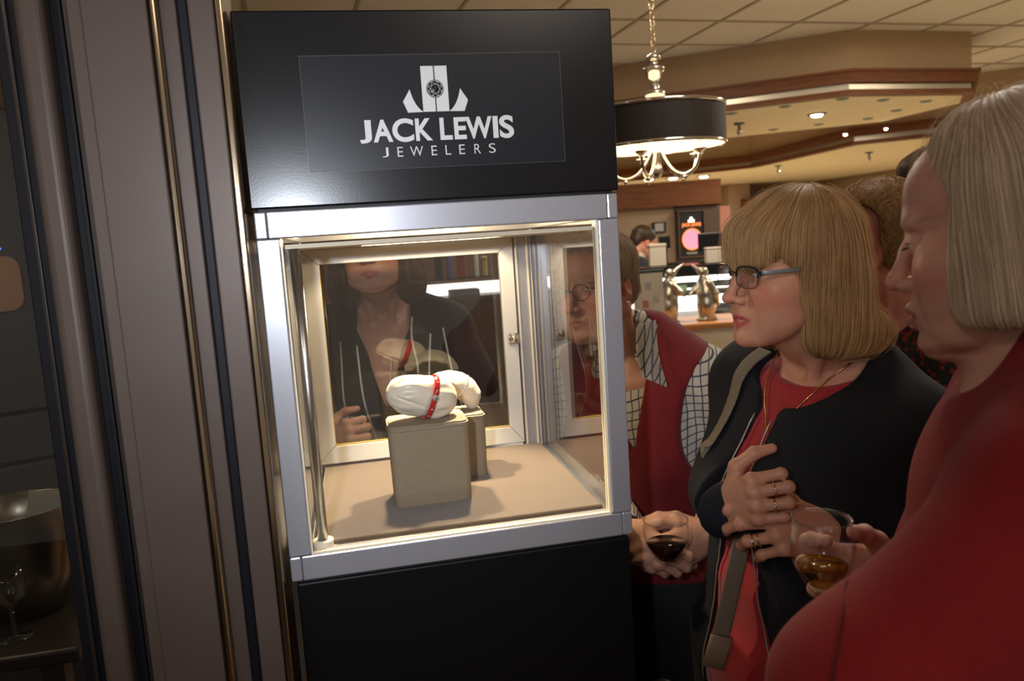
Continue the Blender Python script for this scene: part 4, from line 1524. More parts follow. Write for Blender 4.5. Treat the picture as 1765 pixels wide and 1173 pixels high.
def neck_ops(S, H, T, F):
    """neck from a head frame H=(R,t) to a torso frame T"""
    th = F.get('neck', 0.050)
    S.frame(*H)
    a1 = S.w((0, -0.022, -0.045))
    a2 = S.w((0, -0.028, -0.085))
    j1 = {s: S.w((s * 0.055, -0.020, -0.048)) for s in SIDES}
    S.frame(*T)
    b = S.w((0, -0.012, 0.005))
    c = S.w((0, 0.000, -0.06))
    k1 = {s: S.w((s * 0.018, 0.055, -0.055)) for s in SIDES}
    tr = {s: S.w((s * 0.125, -0.02, -0.055)) for s in SIDES}
    n1 = S.w((0, -0.035, 0.03))
    S.frame()
    S.chain([a1, a2, b, c], [th * 1.05, th, th * 1.08, th * 1.35], 0.02)
    for s in SIDES:
        S.cone(j1[s], k1[s], 0.010, 0.008, 0.016)
        S.cone(n1, tr[s], 0.040, 0.036, 0.03)
    S.frame(*T)
    for s in SIDES:
        S.cone((s * 0.012, 0.072, -0.062), (s * 0.12, 0.045, -0.038), 0.009, 0.009, 0.014)
    S.frame()


def torso_ops(S, T, b=0.0, w=1.0, bust=1.0, hips=1.0, belly=1.0, k=0.04):
    """trunk in a torso frame (origin at the base of the neck), inflated by b"""
    S.frame(*T)
    S.cone((-0.135 * w, -0.005, -0.075), (0.135 * w, -0.005, -0.075), 0.058 + b, None, k)
    S.ell((0, 0.012, -0.185), (0.158 * w + b, 0.105 + b, 0.165 + b), k)
    for s in SIDES:
        if bust:
            S.ell((s * 0.072 * w, 0.078 * bust, -0.225), (0.068 + b, 0.058 + b, 0.062 + b), k)
    S.ell((0, 0.018, -0.36), (0.138 * w * belly + b, 0.105 * belly + b, 0.15 + b), k)
    S.ell((0, 0.000, -0.52), (0.172 * w * hips + b, 0.122 * hips + b, 0.145 + b), k)
    S.frame()


def hand_ops(S, Hm, curls, splay=(4, 0, -4, -9), thumb=((0.75, 0.55, -0.35), (0.35, 0.90, -0.30), (0.1, 0.95, -0.30)), side=1, sc=1.0, k=0.0035):
    """a hand: frame at the wrist, y to the fingers, z out of the back of the hand, thumb on +x*side.
    curls: four (knuckle, middle, tip) bends in degrees towards the palm. Returns the finger joints in world space."""
    R_, t_ = Hm
    S.frame(R_, t_, sc)
    sx = side
    base = [(0.0265, 0.086, 0.001), (0.0080, 0.091, 0.003), (-0.0110, 0.086, 0.001), (-0.0275, 0.077, -0.003)]
    lens = [(0.041, 0.025, 0.020), (0.045, 0.029, 0.021), (0.042, 0.027, 0.021), (0.033, 0.020, 0.019)]
    rad = [(0.0092, 0.0082, 0.0074, 0.0064), (0.0095, 0.0084, 0.0076, 0.0066), (0.0090, 0.0080, 0.0072, 0.0062), (0.0080, 0.0070, 0.0063, 0.0055)]
    S.ell((0.0, 0.045, -0.003), (0.036, 0.048, 0.0150), 0.008)
    S.cone((0, -0.018, -0.001), (0, 0.004, -0.001), 0.0255, 0.0235, 0.012)
    for b, r in zip(base, rad):
        S.cone((b[0] * 0.55 * sx, 0.008, 0.0), (b[0] * sx, b[1], b[2]), 0.0125, r[0] + 0.0012, 0.010)
    joints = []
    for f in range(4):
        p = np.array([base[f][0] * sx, base[f][1], base[f][2]])
        yaw = math.radians(splay[f]) * sx
        ang = 0.0
        js = [p]
        for i in range(3):
            ang += math.radians(curls[f][i])
            d = np.array([math.sin(yaw) * math.cos(ang), math.cos(yaw) * math.cos(ang), -math.sin(ang)])
            p = p + d * lens[f][i]
            js.append(p)
        for i in range(3):
            S.cone(js[i], js[i + 1], rad[f][i], rad[f][i + 1], k)
        S.ell(js[0] + np.array([0, 0, 0.003]), (0.0078, 0.0085, 0.0075), 0.006)
        S.ell(js[1], (rad[f][1] * 1.06,) * 3, 0.003)
        joints.append([S.w(j) for j in js])
    p = np.array([0.018 * sx, 0.018, -0.008])
    tj = [p]
    for d, l in zip(thumb, (0.042, 0.033, 0.027)):
        d = np.array([d[0] * sx, d[1], d[2]])
        d = d / np.linalg.norm(d)
        p = p + d * l
        tj.append(p)
    for i, (ra, rb) in enumerate(((0.0165, 0.0115), (0.0112, 0.0096), (0.0096, 0.0074))):
        S.cone(tj[i], tj[i + 1], ra, rb, 0.005 if i else 0.012)
    joints.append([S.w(j) for j in tj])
    S.frame()
    return joints


def frame_from(y, z, t):
    """right-handed frame with +y along y and +z close to z"""
    y = np.array(y, float)
    y = y / np.linalg.norm(y)
    z = np.array(z, float)
    z = z - y * (y @ z)
    z = z / np.linalg.norm(z)
    x = np.cross(y, z)
    return np.stack([x, y, z], 1), np.array(t, float)


def facing(pos, a, pitch=0.0, roll=0.0):
    """frame at pos; a = how far (degrees) the face is turned from the camera towards the photo's left"""
    v = np.array(pos) - CC
    v[2] = 0
    v = v / np.linalg.norm(v)
    r = np.cross(v, [0, 0, 1])
    a = math.radians(a)
    f = -math.sin(a) * r - math.cos(a) * v
    x = np.cross(f, [0, 0, 1])
    Rm = np.stack([x, f, np.array([0, 0, 1.0])], 1)
    return Rm @ rotm('X', pitch) @ rotm('Y', roll), np.array(pos, float)


def smooth01(x, a, b):
    t = np.clip((x - a) / (b - a), 0, 1)
    return t * t * (3 - 2 * t)


def face_colour(V, H, F, base):
    R_, t_ = H
    sc = 1.0
    q = (V - t_) @ R_ / sc
    C = np.tile(np.array(base, float), (len(V), 1))
    near = np.linalg.norm(q, axis=1) < 0.17

    def blob(c, r, col, w=1.0):
        d = np.sqrt((((q - np.array(c)) / np.array(r)) ** 2).sum(1))
        a = (w * (1 - smooth01(d, 0.55, 1.0)) * near)[:, None]
        C[:] = C * (1 - a) + np.array(col) * a
    b = np.array(base)
    rosy = b * np.array([1.06, 0.74, 0.72])
    for s in SIDES:
        blob((s * 0.040, 0.062, -0.032), (0.034, 0.035, 0.030), rosy, 0.65)
        blob((s * 0.074, -0.01, -0.01), (0.02, 0.03, 0.045), rosy, 0.7)
        blob((s * 0.032, 0.082, -0.010), (0.020, 0.02, 0.008), b * np.array([0.85, 0.72, 0.72]), 0.5)
    blob((0, 0.104, -0.037), (0.017, 0.018, 0.014), rosy, 0.6)
    blob((0, 0.075, -0.10), (0.025, 0.02, 0.018), rosy, 0.3)
    gap = F.get('gap', 0)
    lipc = np.array(F.get('lipcol', (0.40, 0.10, 0.10)))
    for s in SIDES:
        for k in range(5):
            u = k / 4
            blob((s * (0.0030 + 0.0185 * u), 0.0868 + F.get('muzzle', 0.0) - 0.011 * u, -0.0640 - 0.0034 * u), (0.0065, 0.011, 0.0052 - 0.0016 * u), lipc, 0.95)
            blob((s * (0.0010 + 0.0175 * u), 0.0868 + F.get('muzzle', 0.0) - 0.010 * u, -0.0745 - gap + (0.0052 + gap * 0.6) * u), (0.0065, 0.011, 0.0058 - 0.0022 * u), lipc, 0.95)
    if F.get('brow', True):
        bc = np.array(F.get('browcol', (0.20, 0.12, 0.07)))
        for s in SIDES:
            for k in range(7):
                u = k / 6
                blob((s * (0.014 + 0.036 * u), 0.083 - 0.023 * u * u, 0.0195 + 0.006 * math.sin(PI * min(u * 1.1, 1))), (0.006, 0.014, 0.0033), bc, 0.75)
    lash = np.array([0.05, 0.03, 0.025])
    op = F.get('eye_open', 0.0034)
    lk = F.get('look', -0.1)
    for s in SIDES:
        for k in range(7):
            u = k / 6 * 2 - 1
            blob((s * (0.0315 + u * 0.0125), 0.0815 - 0.004 * u * u, 0.0005 + lk * 0.004 + (op + 0.0006) * math.sqrt(max(0, 1 - u * u)) + 0.001 * u), (0.0032, 0.007, 0.0014), lash, F.get('lash', 0.75))
    return C


def eyes(parent, H, F):
    R_, t_ = H
    for s in SIDES:
        S = Solid().frame(R_, t_)
        S.ell((s * 0.0315, 0.0680, 0.0005), (0.0118, 0.0118, 0.0118))
        V, Q = S.surface(0.0009)
        q = (V - t_) @ R_ - np.array([s * 0.0315, 0.068, 0.0005])
        g_ = np.array([F.get('gaze', 0.0), 1, F.get('look', -0.1) * 1.5])
        g_ /= np.linalg.norm(g_)
        ang = np.arccos(np.clip((q @ g_) / np.linalg.norm(q, axis=1), -1, 1))
        C = np.tile(np.array([0.62, 0.58, 0.54]), (len(V), 1))
        C[ang < 0.50] = (0.05, 0.09, 0.12)
        C[ang < 0.22] = (0.004, 0.004, 0.004)
        me = quad_mesh('eye', V, Q)
        set_col(me, C)
        link('eye', me, EYE_M, parent)


def skin_mesh(S, regions, coarse, H, F, base):
    """one surface of the whole figure: fine where it shows (head, hands), coarser under the clothes"""
    parts = []
    for lo, hi, h in regions:
        V, Q = S.surface(h, np.array(lo), np.array(hi))
        parts.append((relax(V, Q, 1, 0.35), Q))
    V, Q = S.surface(coarse)
    V = relax(V, Q, 1)
    c = V[Q].mean(1)
    keep = np.ones(len(Q), bool)
    for lo, hi, h in regions:
        keep &= ~((c > np.array(lo) + coarse * 0.6) & (c < np.array(hi) - coarse * 0.6)).all(1)
    parts.append((V, Q[keep]))
    V, Q = join_vq(parts)
    me = quad_mesh('person', V, Q)
    set_col(me, face_colour(V, H, F, base))
    return me


def around(pts, pad):
    p = np.array(pts)
    return p.min(0) - pad, p.max(0) + pad


def hair_mat(name, dark, light, rough=0.5):
    if name in MATS:
        return MATS[name]
    mt, nt, b = nodes(name)
    L = nt.links.new
    hi = nt.nodes.new('ShaderNodeHairInfo')
    tc = nt.nodes.new('ShaderNodeTexCoord')
    n = nt.nodes.new('ShaderNodeTexNoise')
    n.inputs['Scale'].default_value = 22
    n.inputs['Detail'].default_value = 4
    L(tc.outputs['Object'], n.inputs['Vector'])
    ad = nt.nodes.new('ShaderNodeMath')
    ad.operation = 'MULTIPLY_ADD'
    L(hi.outputs['Random'], ad.inputs[0])
    ad.inputs[1].default_value = 0.55
    hf = nt.nodes.new('ShaderNodeMath')
    hf.operation = 'MULTIPLY_ADD'
    L(n.outputs[0], hf.inputs[0])
    hf.inputs[1].default_value = 0.45
    hf.inputs[2].default_value = 0.25
    L(hf.outputs[0], ad.inputs[2])
    mr = nt.nodes.new('ShaderNodeMapRange')
    mr.inputs[1].default_value = 0.35
    mr.inputs[2].default_value = 1.15
    L(ad.outputs[0], mr.inputs[0])
    mx = nt.nodes.new('ShaderNodeMix')
    mx.data_type = 'RGBA'
    mx.inputs[6].default_value = (*dark, 1)
    mx.inputs[7].default_value = (*light, 1)
    L(mr.outputs[0], mx.inputs[0])
    L(mx.outputs[2], b.inputs['Base Color'])
    b.inputs['Roughness'].default_value = rough
    b.inputs['Specular IOR Level'].default_value = 0.28
    MATS[name] = mt
    return mt


def strands(name, S, mt, parent, n, top, step, steps, flow, off=(-0.001, 0.003), rad=0.00028, keep=None, wave=0.0, wfreq=200, seed=1, cell=0.006, stop=None, rootsel=None):
    """hair lying on the solid S: each strand starts on its surface and follows the combing direction"""
    r = np.random.default_rng(seed)
    V, Q = S.surface(cell)
    if rootsel is not None:
        V = V[rootsel(V)]
    p = V[r.integers(0, len(V), n)] + r.normal(size=(n, 3)) * cell * 0.5
    o = r.uniform(off[0], off[1], n)
    pts = [None] * steps
    ph = r.uniform(0, 6.28, n)
    alive = np.ones(n, bool)
    prev = None
    for i in range(steps):
        g = grad(S, p)
        d = S.eval(p)
        p = p - g * np.clip(d - o, -0.01, 0.01)[:, None]
        pts[i] = p.copy()
        f = flow(p)
        f = f - g * (f * g).sum(1, keepdims=True)
        ln = np.linalg.norm(f, axis=1, keepdims=True)
        f = f / (ln + 1e-6)
        if wave:
            sd = np.cross(f, g)
            f = f + sd * (wave * np.sin(ph + i * wfreq))[:, None]
            f = f + wave * 0.6 * np.stack([wob(p, 120, 11), wob(p, 120, 12), wob(p, 120, 13)], 1)
        if prev is not None:
            f = 0.6 * f + 0.4 * prev
        f = f / (np.linalg.norm(f, axis=1, keepdims=True) + 1e-6)
        prev = f
        if stop is not None:
            alive &= ~stop(p)
        p = p + f * step * alive[:, None]
    A = np.stack(pts, 1)
    ok = np.isfinite(A).all((1, 2))
    ln = np.linalg.norm(np.diff(A, axis=1), axis=2).sum(1)
    ok &= ln > step * 1.5
    if keep is not None:
        ok &= keep(A)
    A = A[ok]
    n = len(A)
    hc = bpy.data.hair_curves.new(name)
    hc.add_curves([steps] * n)
    hc.attributes['position'].data.foreach_set('vector', np.ascontiguousarray(A, np.float32).ravel())
    ra = hc.attributes.get('radius') or hc.attributes.new('radius', 'FLOAT', 'POINT')
    rr = np.tile(rad * np.linspace(1.0, 0.45, steps), (n, 1)).astype(np.float32)
    ra.data.foreach_set('value', rr.ravel())
    hc.materials.append(mt)
    ob = bpy.data.objects.new(name, hc)
    COL.objects.link(ob)
    ob.parent = parent
    return ob
# ------------------------------------------------------------------ clothing helpers
def local(p, T):
    return (p - T[1]) @ T[0]


def cut_box(S, T, lo, hi, k=0.004, op='-'):
    lo, hi = np.array(lo, float), np.array(hi, float)
    S.frame(*T)
    S.cube((lo + hi) / 2, (hi - lo) / 2, k, op)
    S.frame()


def cut_below(S, T, z, k=0.004, tilt=(0, 0)):
    cut_box(S, T, (-0.6, -0.6, z - 0.9), (0.6, 0.6, z), k)


def opening(S, T, prof, ymin=0.0, k=0.004):
    """cut a front opening: prof = list of (z, x_low, x_high) from top to bottom in the torso frame"""
    pz = np.array([p[0] for p in prof])[::-1]
    pl = np.array([p[1] for p in prof])[::-1]
    ph = np.array([p[2] for p in prof])[::-1]

    def fn(p):
        q = local(p, T)
        lo = np.interp(q[..., 2], pz, pl)
        hi = np.interp(q[..., 2], pz, ph)
        d = np.maximum(lo - q[..., 0], q[..., 0] - hi)
        d = np.maximum(d, ymin - q[..., 1])
        d = np.maximum(d, q[..., 2] - pz[-1])
        return np.maximum(d, pz[0] - q[..., 2])
    S.func(fn, T[1] - 1.0, T[1] + 1.0, k, '-')


def front_pt(S, T, x, z, out=0.0, y0=0.32, sgn=1):
    ys = np.arange(y0, -0.15, -0.0015) * sgn
    q = np.stack([np.full_like(ys, x), ys, np.full_like(ys, z)], 1)
    d = S.eval(q @ T[0].T + T[1])
    i = np.argmax(d < 0) if (d < 0).any() else len(ys) - 1
    return T[0] @ np.array([x, ys[i] + out * sgn, z]) + T[1]


def arm_ops(S, sh, el, wr, r=(0.050, 0.040, 0.034, 0.026), b=0.0, k=0.02, end=1.0):
    sh, el, wr = (np.array(q, float) for q in (sh, el, wr))
    m = el + (wr - el) * 0.3
    w2 = el + (wr - el) * end
    S.chain([sh, el], [r[0] + b, r[1] + b], k)
    S.chain([el, m, w2], [r[1] + b, r[1] * 0.98 + b, r[3] + (r[1] - r[3]) * (1 - end) + b], k)


def leg_ops(S, T, b=0.0, spread=0.085):
    S.frame(*T)
    hip = {s: S.w((s * spread, 0, -0.56)) for s in SIDES}
    S.frame()
    for s in SIDES:
        h = hip[s]
        kn = np.array([h[0], h[1], 0.50]) + T[0][:, 1] * np.array([0.02, 0.02, 0])
        an = np.array([h[0], h[1], 0.085])
        S.chain([h, kn, an], [0.088 + b, 0.060 + b, 0.044 + b], 0.03)
    return hip


def shoes(parent, hip, T, mt):
    for s in SIDES:
        f = np.array([T[0][0, 1], T[0][1, 1], 0])
        f /= np.linalg.norm(f)
        c = np.array([hip[s][0], hip[s][1], 0.0]) + f * 0.05
        S = Solid().frame(np.stack([np.cross(f, [0, 0, 1]), f, [0, 0, 1]], 1), c)
        S.ell((0, 0.02, 0.030), (0.042, 0.120, 0.034), 0.02)
        S.ell((0, -0.055, 0.045), (0.036, 0.045, 0.05), 0.02)
        S.cube((0, 0, -0.05), (0.2, 0.3, 0.0585), 0.004, '-')
        solid_obj('shoe', S, 0.008, mt, parent)


def folds(amp, f, seed, stretch=(1, 1, 1)):
    def fn(V):
        n = wob(V * np.array(stretch), f, seed) * amp
        return np.stack([n, n, 0 * n], 1) * np.array([[0.7, -0.7, 0]])
    return fn


def ring_at(parent, a, b, u, r, mt, stone=None, name='ring'):
    """finger ring: between joints a and b at fraction u"""
    a, b = np.array(a), np.array(b)
    d = (b - a) / np.linalg.norm(b - a)
    c = a + (b - a) * u
    n1 = np.cross(d, [0, 0, 1])
    n1 /= np.linalg.norm(n1)
    n2 = np.cross(d, n1)
    o = tube(name, [c + r * (n1 * math.cos(2 * PI * i / 20) + n2 * math.sin(2 * PI * i / 20)) for i in range(20)], 0.0014, mt, parent, 8, closed=True)
    if stone is not None:
        bm = bmesh.new()
        s = np.array(stone, float)
        s -= d * (s @ d)
        s /= np.linalg.norm(s)
        bm_lathe(bm, [(0.0016, -0.001), (0.0030, 0.001), (0.0020, 0.0024), (0.0001, 0.0026)], c + s * r, 8, Vector(s).to_track_quat('Z', 'Y').to_matrix().to_4x4())
        from_bm('gem', bm, DIAM, o)
    return o


def comb(H, crown=(0, -0.03, 0.125), a=0.055, b=0.115, fw=3.0, inward=0.0, zin=-0.09):
    def fn(p):
        q = local(p, H)
        h = q - np.array(crown)
        h[:, 2] = 0
        h /= np.linalg.norm(h, axis=1, keepdims=True) + 1e-6
        w = smooth01(q[:, 2], a, b) * fw
        f = h * w[:, None] + np.array([0, 0, -1.0])
        if inward:
            f = f - h * (inward * smooth01(-q[:, 2], -zin, -zin + 0.04))[:, None]
        return f @ H[0].T
    return fn


def drinking_glass(name, label, c, r0, r1, h, fill, wine_col, tilt=None, bulge=0.0):
    """thin stemless glass: base radius r0, rim radius r1"""
    o = empty(name, tuple(c), label, 'wine glass')
    M = Matrix.Rotation(0, 4, 'X') if tilt is None else tilt
    n = 10

    def rad(u):
        return r0 + (r1 - r0) * u + bulge * math.sin(PI * min(u * 1.05, 1))
    prof = [(0.0001, 0.0)] + [(r0 * 0.6, 0.0)] + [(rad(i / n), 0.004 + (h - 0.004) * i / n) for i in range(n + 1)]
    inner = [(rad(i / n) - 0.0014, 0.008 + (h - 0.008) * i / n) for i in range(n, -1, -1)] + [(r0 * 0.5, 0.006), (0.0001, 0.006)]
    lathe('bowl', prof + inner, tuple(c), GLASS, o, 40, M)
    m = int(n * fill)
    lq = [(0.0001, 0.0065), (r0 * 0.5, 0.0065)] + [(rad(i / n) - 0.0018, 0.0085 + (h - 0.0085) * i / n) for i in range(m + 1)] + [(0.0001, 0.0085 + (h - 0.0085) * m / n)]
    lathe('wine', lq, tuple(c), wine_col, o, 40, M)
    tube('rim', [Vector(c) + M @ Vector((r1 * math.cos(a), r1 * math.sin(a), h)) for a in [2 * PI * i / 48 for i in range(48)]], 0.0009, glass_pane('glass_rim', (0.9, 0.92, 0.95)), o, 8, closed=True)
    return o


WHITE_WINE = glass_pane('white_wine', (0.80, 0.68, 0.25), 1.33)
RED_WINE = glass_pane('red_wine', (0.16, 0.03, 0.02), 1.33)
FAIR = (0.53, 0.25, 0.155)
TROUSER = mat('black_trouser_cloth', (0.008, 0.008, 0.010), 0.8, bump=0.3, bscale=700)
SHOE = mat('black_shoe_leather', (0.010, 0.009, 0.009), 0.35)

# ================================================================== woman with glasses, navy jacket over red top
F2 = dict(gap=0.0035, lipcol=(0.42, 0.075, 0.085), eye_open=0.0036, look=-0.5, nose=1.08, jaw=0.95, browcol=(0.26, 0.16, 0.09), lash=0.8)
H2 = facing(P(1362, 466, 1.175), 57, 1, -2)
T2 = facing(P(1428, 622, 1.235), 38, 3, -8)
tx, ty, tz = T2[0][:, 0], T2[0][:, 1], T2[0][:, 2]


def tp(T, x, y, z):
    return T[0] @ np.array([x, y, z], float) + T[1]


shR, shL = tp(T2, 0.155, -0.005, -0.075), tp(T2, -0.155, -0.005, -0.075)
elR, elL = P(1262, 838, 1.34), P(1580, 985, 1.15)
HR = frame_from(CR * 0.24 - CF * 0.90 + CU * 0.34, -CR * 0.90 - CF * 0.36, P(1252, 874, 1.165))
HL = frame_from(-CR * 0.97 - CF * 0.12 + CU * 0.10, -CF * 0.88 + CU * 0.45, P(1438, 918, 1.105))
S = Solid().frame(*H2)
head_ops(S, F2)
neck_ops(S, H2, T2, F2)
torso_ops(S, T2, -0.004)
arm_ops(S, shR, elR, HR[1] + (elR - HR[1]) * 0.12, b=-0.004)
arm_ops(S, shL, elL, HL[1] + (elL - HL[1]) * 0.12, b=-0.004)
hip2 = leg_ops(S, T2)
jR = hand_ops(S, HR, [(62, 100, 45), (60, 100, 45), (58, 100, 45), (56, 98, 45)], thumb=((0.80, 0.55, 0.05), (0.42, 0.62, -0.62), (0.10, 0.45, -0.85)), side=-1, sc=1.0)
jL = hand_ops(S, HL, [(20, 38, 30), (34, 44, 30), (44, 50, 30), (52, 50, 30)], thumb=((0.75, 0.55, -0.35), (0.40, 0.80, -0.50), (0.10, 0.85, -0.50)), side=1, sc=1.02)
rgR = around(sum(jR, []) + [HR[1]], 0.028)
rgL = around(sum(jL, []) + [HL[1], HL[1] + CR * 0.05], 0.028)
rgB = (np.minimum(rgR[0], rgL[0]), np.maximum(rgR[1], rgL[1]))
me = skin_mesh(S, [(H2[1] - [0.13, 0.13, 0.24], H2[1] + [0.17, 0.16, 0.14], 0.0018), (*rgB, 0.0017)], 0.010, H2, F2, FAIR)
w2 = tag(link('person', me, SKIN), 'blonde woman in glasses and navy jacket, clasping her hands and looking into the case', 'person')
eyes(w2, H2, F2)
# red top
REDT = mat('red_jersey', (0.30, 0.005, 0.010), 0.75, var=0.10, vscale=14, bump=0.25, bscale=500, sheen=0.2)
S = Solid()
torso_ops(S, T2, 0.010)
S.frame(*T2)
for s in SIDES:
    S.cone((s * 0.012, 0.074, -0.064), (s * 0.10, 0.048, -0.043), 0.018, 0.013, 0.02)
S.cone((0, 0.004, -0.060), (0, 0.000, -0.005), 0.078, 0.066, 0.03)
S.ell((0, 0.035, 0.036), (0.090, 0.110, 0.070), 0.005, '-')
S.frame()
cut_below(S, T2, -0.64)
shirt2 = S
solid_obj('red_top', S, 0.006, REDT, w2, disp=folds(0.0035, 42, 4, (1, 1, 2.2)))
# teeth just behind the parted lips
S = Solid().frame(*H2)
S.ell((0, 0.0735, -0.0690), (0.0150, 0.0080, 0.0045), 0.002)
solid_obj('teeth', S, 0.0011, mat('teeth', (0.70, 0.64, 0.55), 0.25), w2)
# jacket
NAVY = mat('navy_jacket_cloth', (0.0085, 0.0088, 0.0125), 0.85, var=0.25, vscale=240, bump=0.4, bscale=520, stretch=(1, 1, 0.3), spec=0.25)
S = Solid()
torso_ops(S, T2, 0.016, k=0.045)
S.frame(*T2)
for s in SIDES:
    S.cone((s * 0.012, 0.074, -0.064), (s * 0.12, 0.048, -0.043), 0.025, 0.024, 0.03)
    S.cone((s * 0.055, -0.03, 0.012), (s * 0.15, -0.01, -0.062), 0.040, 0.066, 0.03)
S.frame()
arm_ops(S, shR, elR, HR[1] - HR[0][:, 1] * 0.015, (0.060, 0.052, 0.046, 0.040), 0.004, 0.03, 1.0)
arm_ops(S, shL, elL, HL[1], (0.062, 0.054, 0.046, 0.036), 0.006, 0.03, 0.80)
PROF2 = [(0.05, -0.012, 0.045), (-0.055, -0.012, 0.045), (-0.075, 0.000, 0.036), (-0.20, 0.010, 0.052), (-0.36, -0.035, 0.058), (-0.62, -0.115, 0.072)]
S.frame(*T2)
S.ell((0.004, 0.060, 0.030), (0.088, 0.120, 0.100), 0.006, '-')
S.frame()
opening(S, T2, PROF2, 0.0, 0.006)
cut_below(S, T2, -0.60)
jack2 = S
solid_obj('jacket', S, 0.005, NAVY, w2, disp=folds(0.0028, 55, 8, (1, 1, 1.6)))
ZIPM = mat('zip_teeth', (0.42, 0.38, 0.32), 0.4, metal=0.7)
full2 = Solid()
torso_ops(full2, T2, 0.017, k=0.045)
for col_, nm in ((1, 'zip'), (2, 'zip')):
    pts = []
    for z in np.linspace(-0.085, -0.585, 34):
        x = np.interp(z, [p[0] for p in PROF2][::-1], [p[col_] for p in PROF2][::-1])
        pts.append(front_pt(full2, T2, x, z, 0.001))
    tube(nm, pts, 0.0014, ZIPM, w2, 6)
# gold chain necklace
pts = []
for t in np.linspace(-1, 1, 41):
    x = 0.066 * t
    z = -0.100 + 0.105 * abs(t) ** 1.5
    pts.append(x)
neck2 = Solid()
neck_ops(neck2, H2, T2, F2)
torso_ops(neck2, T2, 0.0105)
neck2.frame(*T2)
for s in SIDES:
    neck2.cone((s * 0.012, 0.074, -0.064), (s * 0.10, 0.048, -0.043), 0.0185, 0.0135, 0.02)
neck2.cone((0, 0.004, -0.060), (0, 0.002, -0.030), 0.0785, 0.0725, 0.03)
neck2.frame()
pts = [front_pt(neck2, T2, 0.062 * t, -0.105 + 0.120 * abs(t) ** 1.4, 0.0022) for t in np.linspace(-1, 1, 41)]
tube('necklace', pts, 0.0011, GOLD, w2, 6)
# rings
for f, u, st in ((1, 0.58, True), (2, 0.55, True)):
    ring_at(w2, jR[f][0], jR[f][1], u, 0.0094, GOLD, -CF if st else None)
ring_at(w2, jL[2][0], jL[2][1], 0.60, 0.0094, GOLD, None)
ring_at(w2, jL[2][0], jL[2][1], 0.78, 0.0093, GOLD, -CF - CR)
# trousers and shoes
S = Solid()
torso_ops(S, T2, 0.0, bust=0)
leg_ops(S, T2, 0.012)
cut_box(S, T2, (-0.5, -0.5, -0.50), (0.5, 0.5, 0.5))
solid_obj('trousers', S, 0.012, TROUSER, w2)
shoes(w2, hip2, T2, SHOE)
# hair: golden bob with a fringe
HB2 = hair_mat('golden_hair', (0.19, 0.095, 0.036), (0.72, 0.44, 0.19))
S = Solid().frame(*H2)
S.ell((0, -0.014, 0.044), (0.0850, 0.0990, 0.0850), 0.01)
for s in SIDES:
    S.ell((s * 0.060, -0.032, -0.035), (0.032, 0.060, 0.080), 0.03)
    S.ell((s * 0.060, -0.050, -0.090), (0.028, 0.062, 0.042), 0.02)
S.ell((0, -0.062, -0.038), (0.074, 0.042, 0.080), 0.03)
S.ell((0, -0.108, -0.098), (0.070, 0.048, 0.042), 0.03)
S.ell((0, 0.108, -0.068), (0.068, 0.100, 0.098), 0.012, '-')
S.cone((-0.05, 0.06, -0.07), (0.05, 0.06, -0.07), 0.05, None, 0.01, '-')
for s in SIDES:
    S.cone((s * 0.066, 0.075, -0.02), (s * 0.066, 0.060, -0.14), 0.048, 0.052, 0.010, '-')
S.ell((0, 0.060, 0.050), (0.062, 0.036, 0.042), 0.014)
S.ell((0, 0.078, 0.022), (0.052, 0.013, 0.020), 0.012)
S.cube((0, 0, -0.30), (0.3, 0.3, 0.172), 0.012, '-')
hair2 = S
so = solid_obj('hair', S, 0.0028, HB2, w2)
fl2 = comb(H2, (-0.01, -0.02, 0.125), 0.05, 0.115, 3.0, 0.5, -0.085)
strands('hair_strands', S, HB2, so, 7500, 0, 0.0085, 14, fl2, (-0.001, 0.0032), 0.00030, seed=2, stop=lambda p: local(p, H2)[:, 2] < -0.135)
strands('flyaway_strands', S, HB2, so, 420, 0, 0.0085, 13, fl2, (0.002, 0.009), 0.00022, seed=12, wave=0.12, wfreq=0.6, stop=lambda p: local(p, H2)[:, 2] < -0.142)
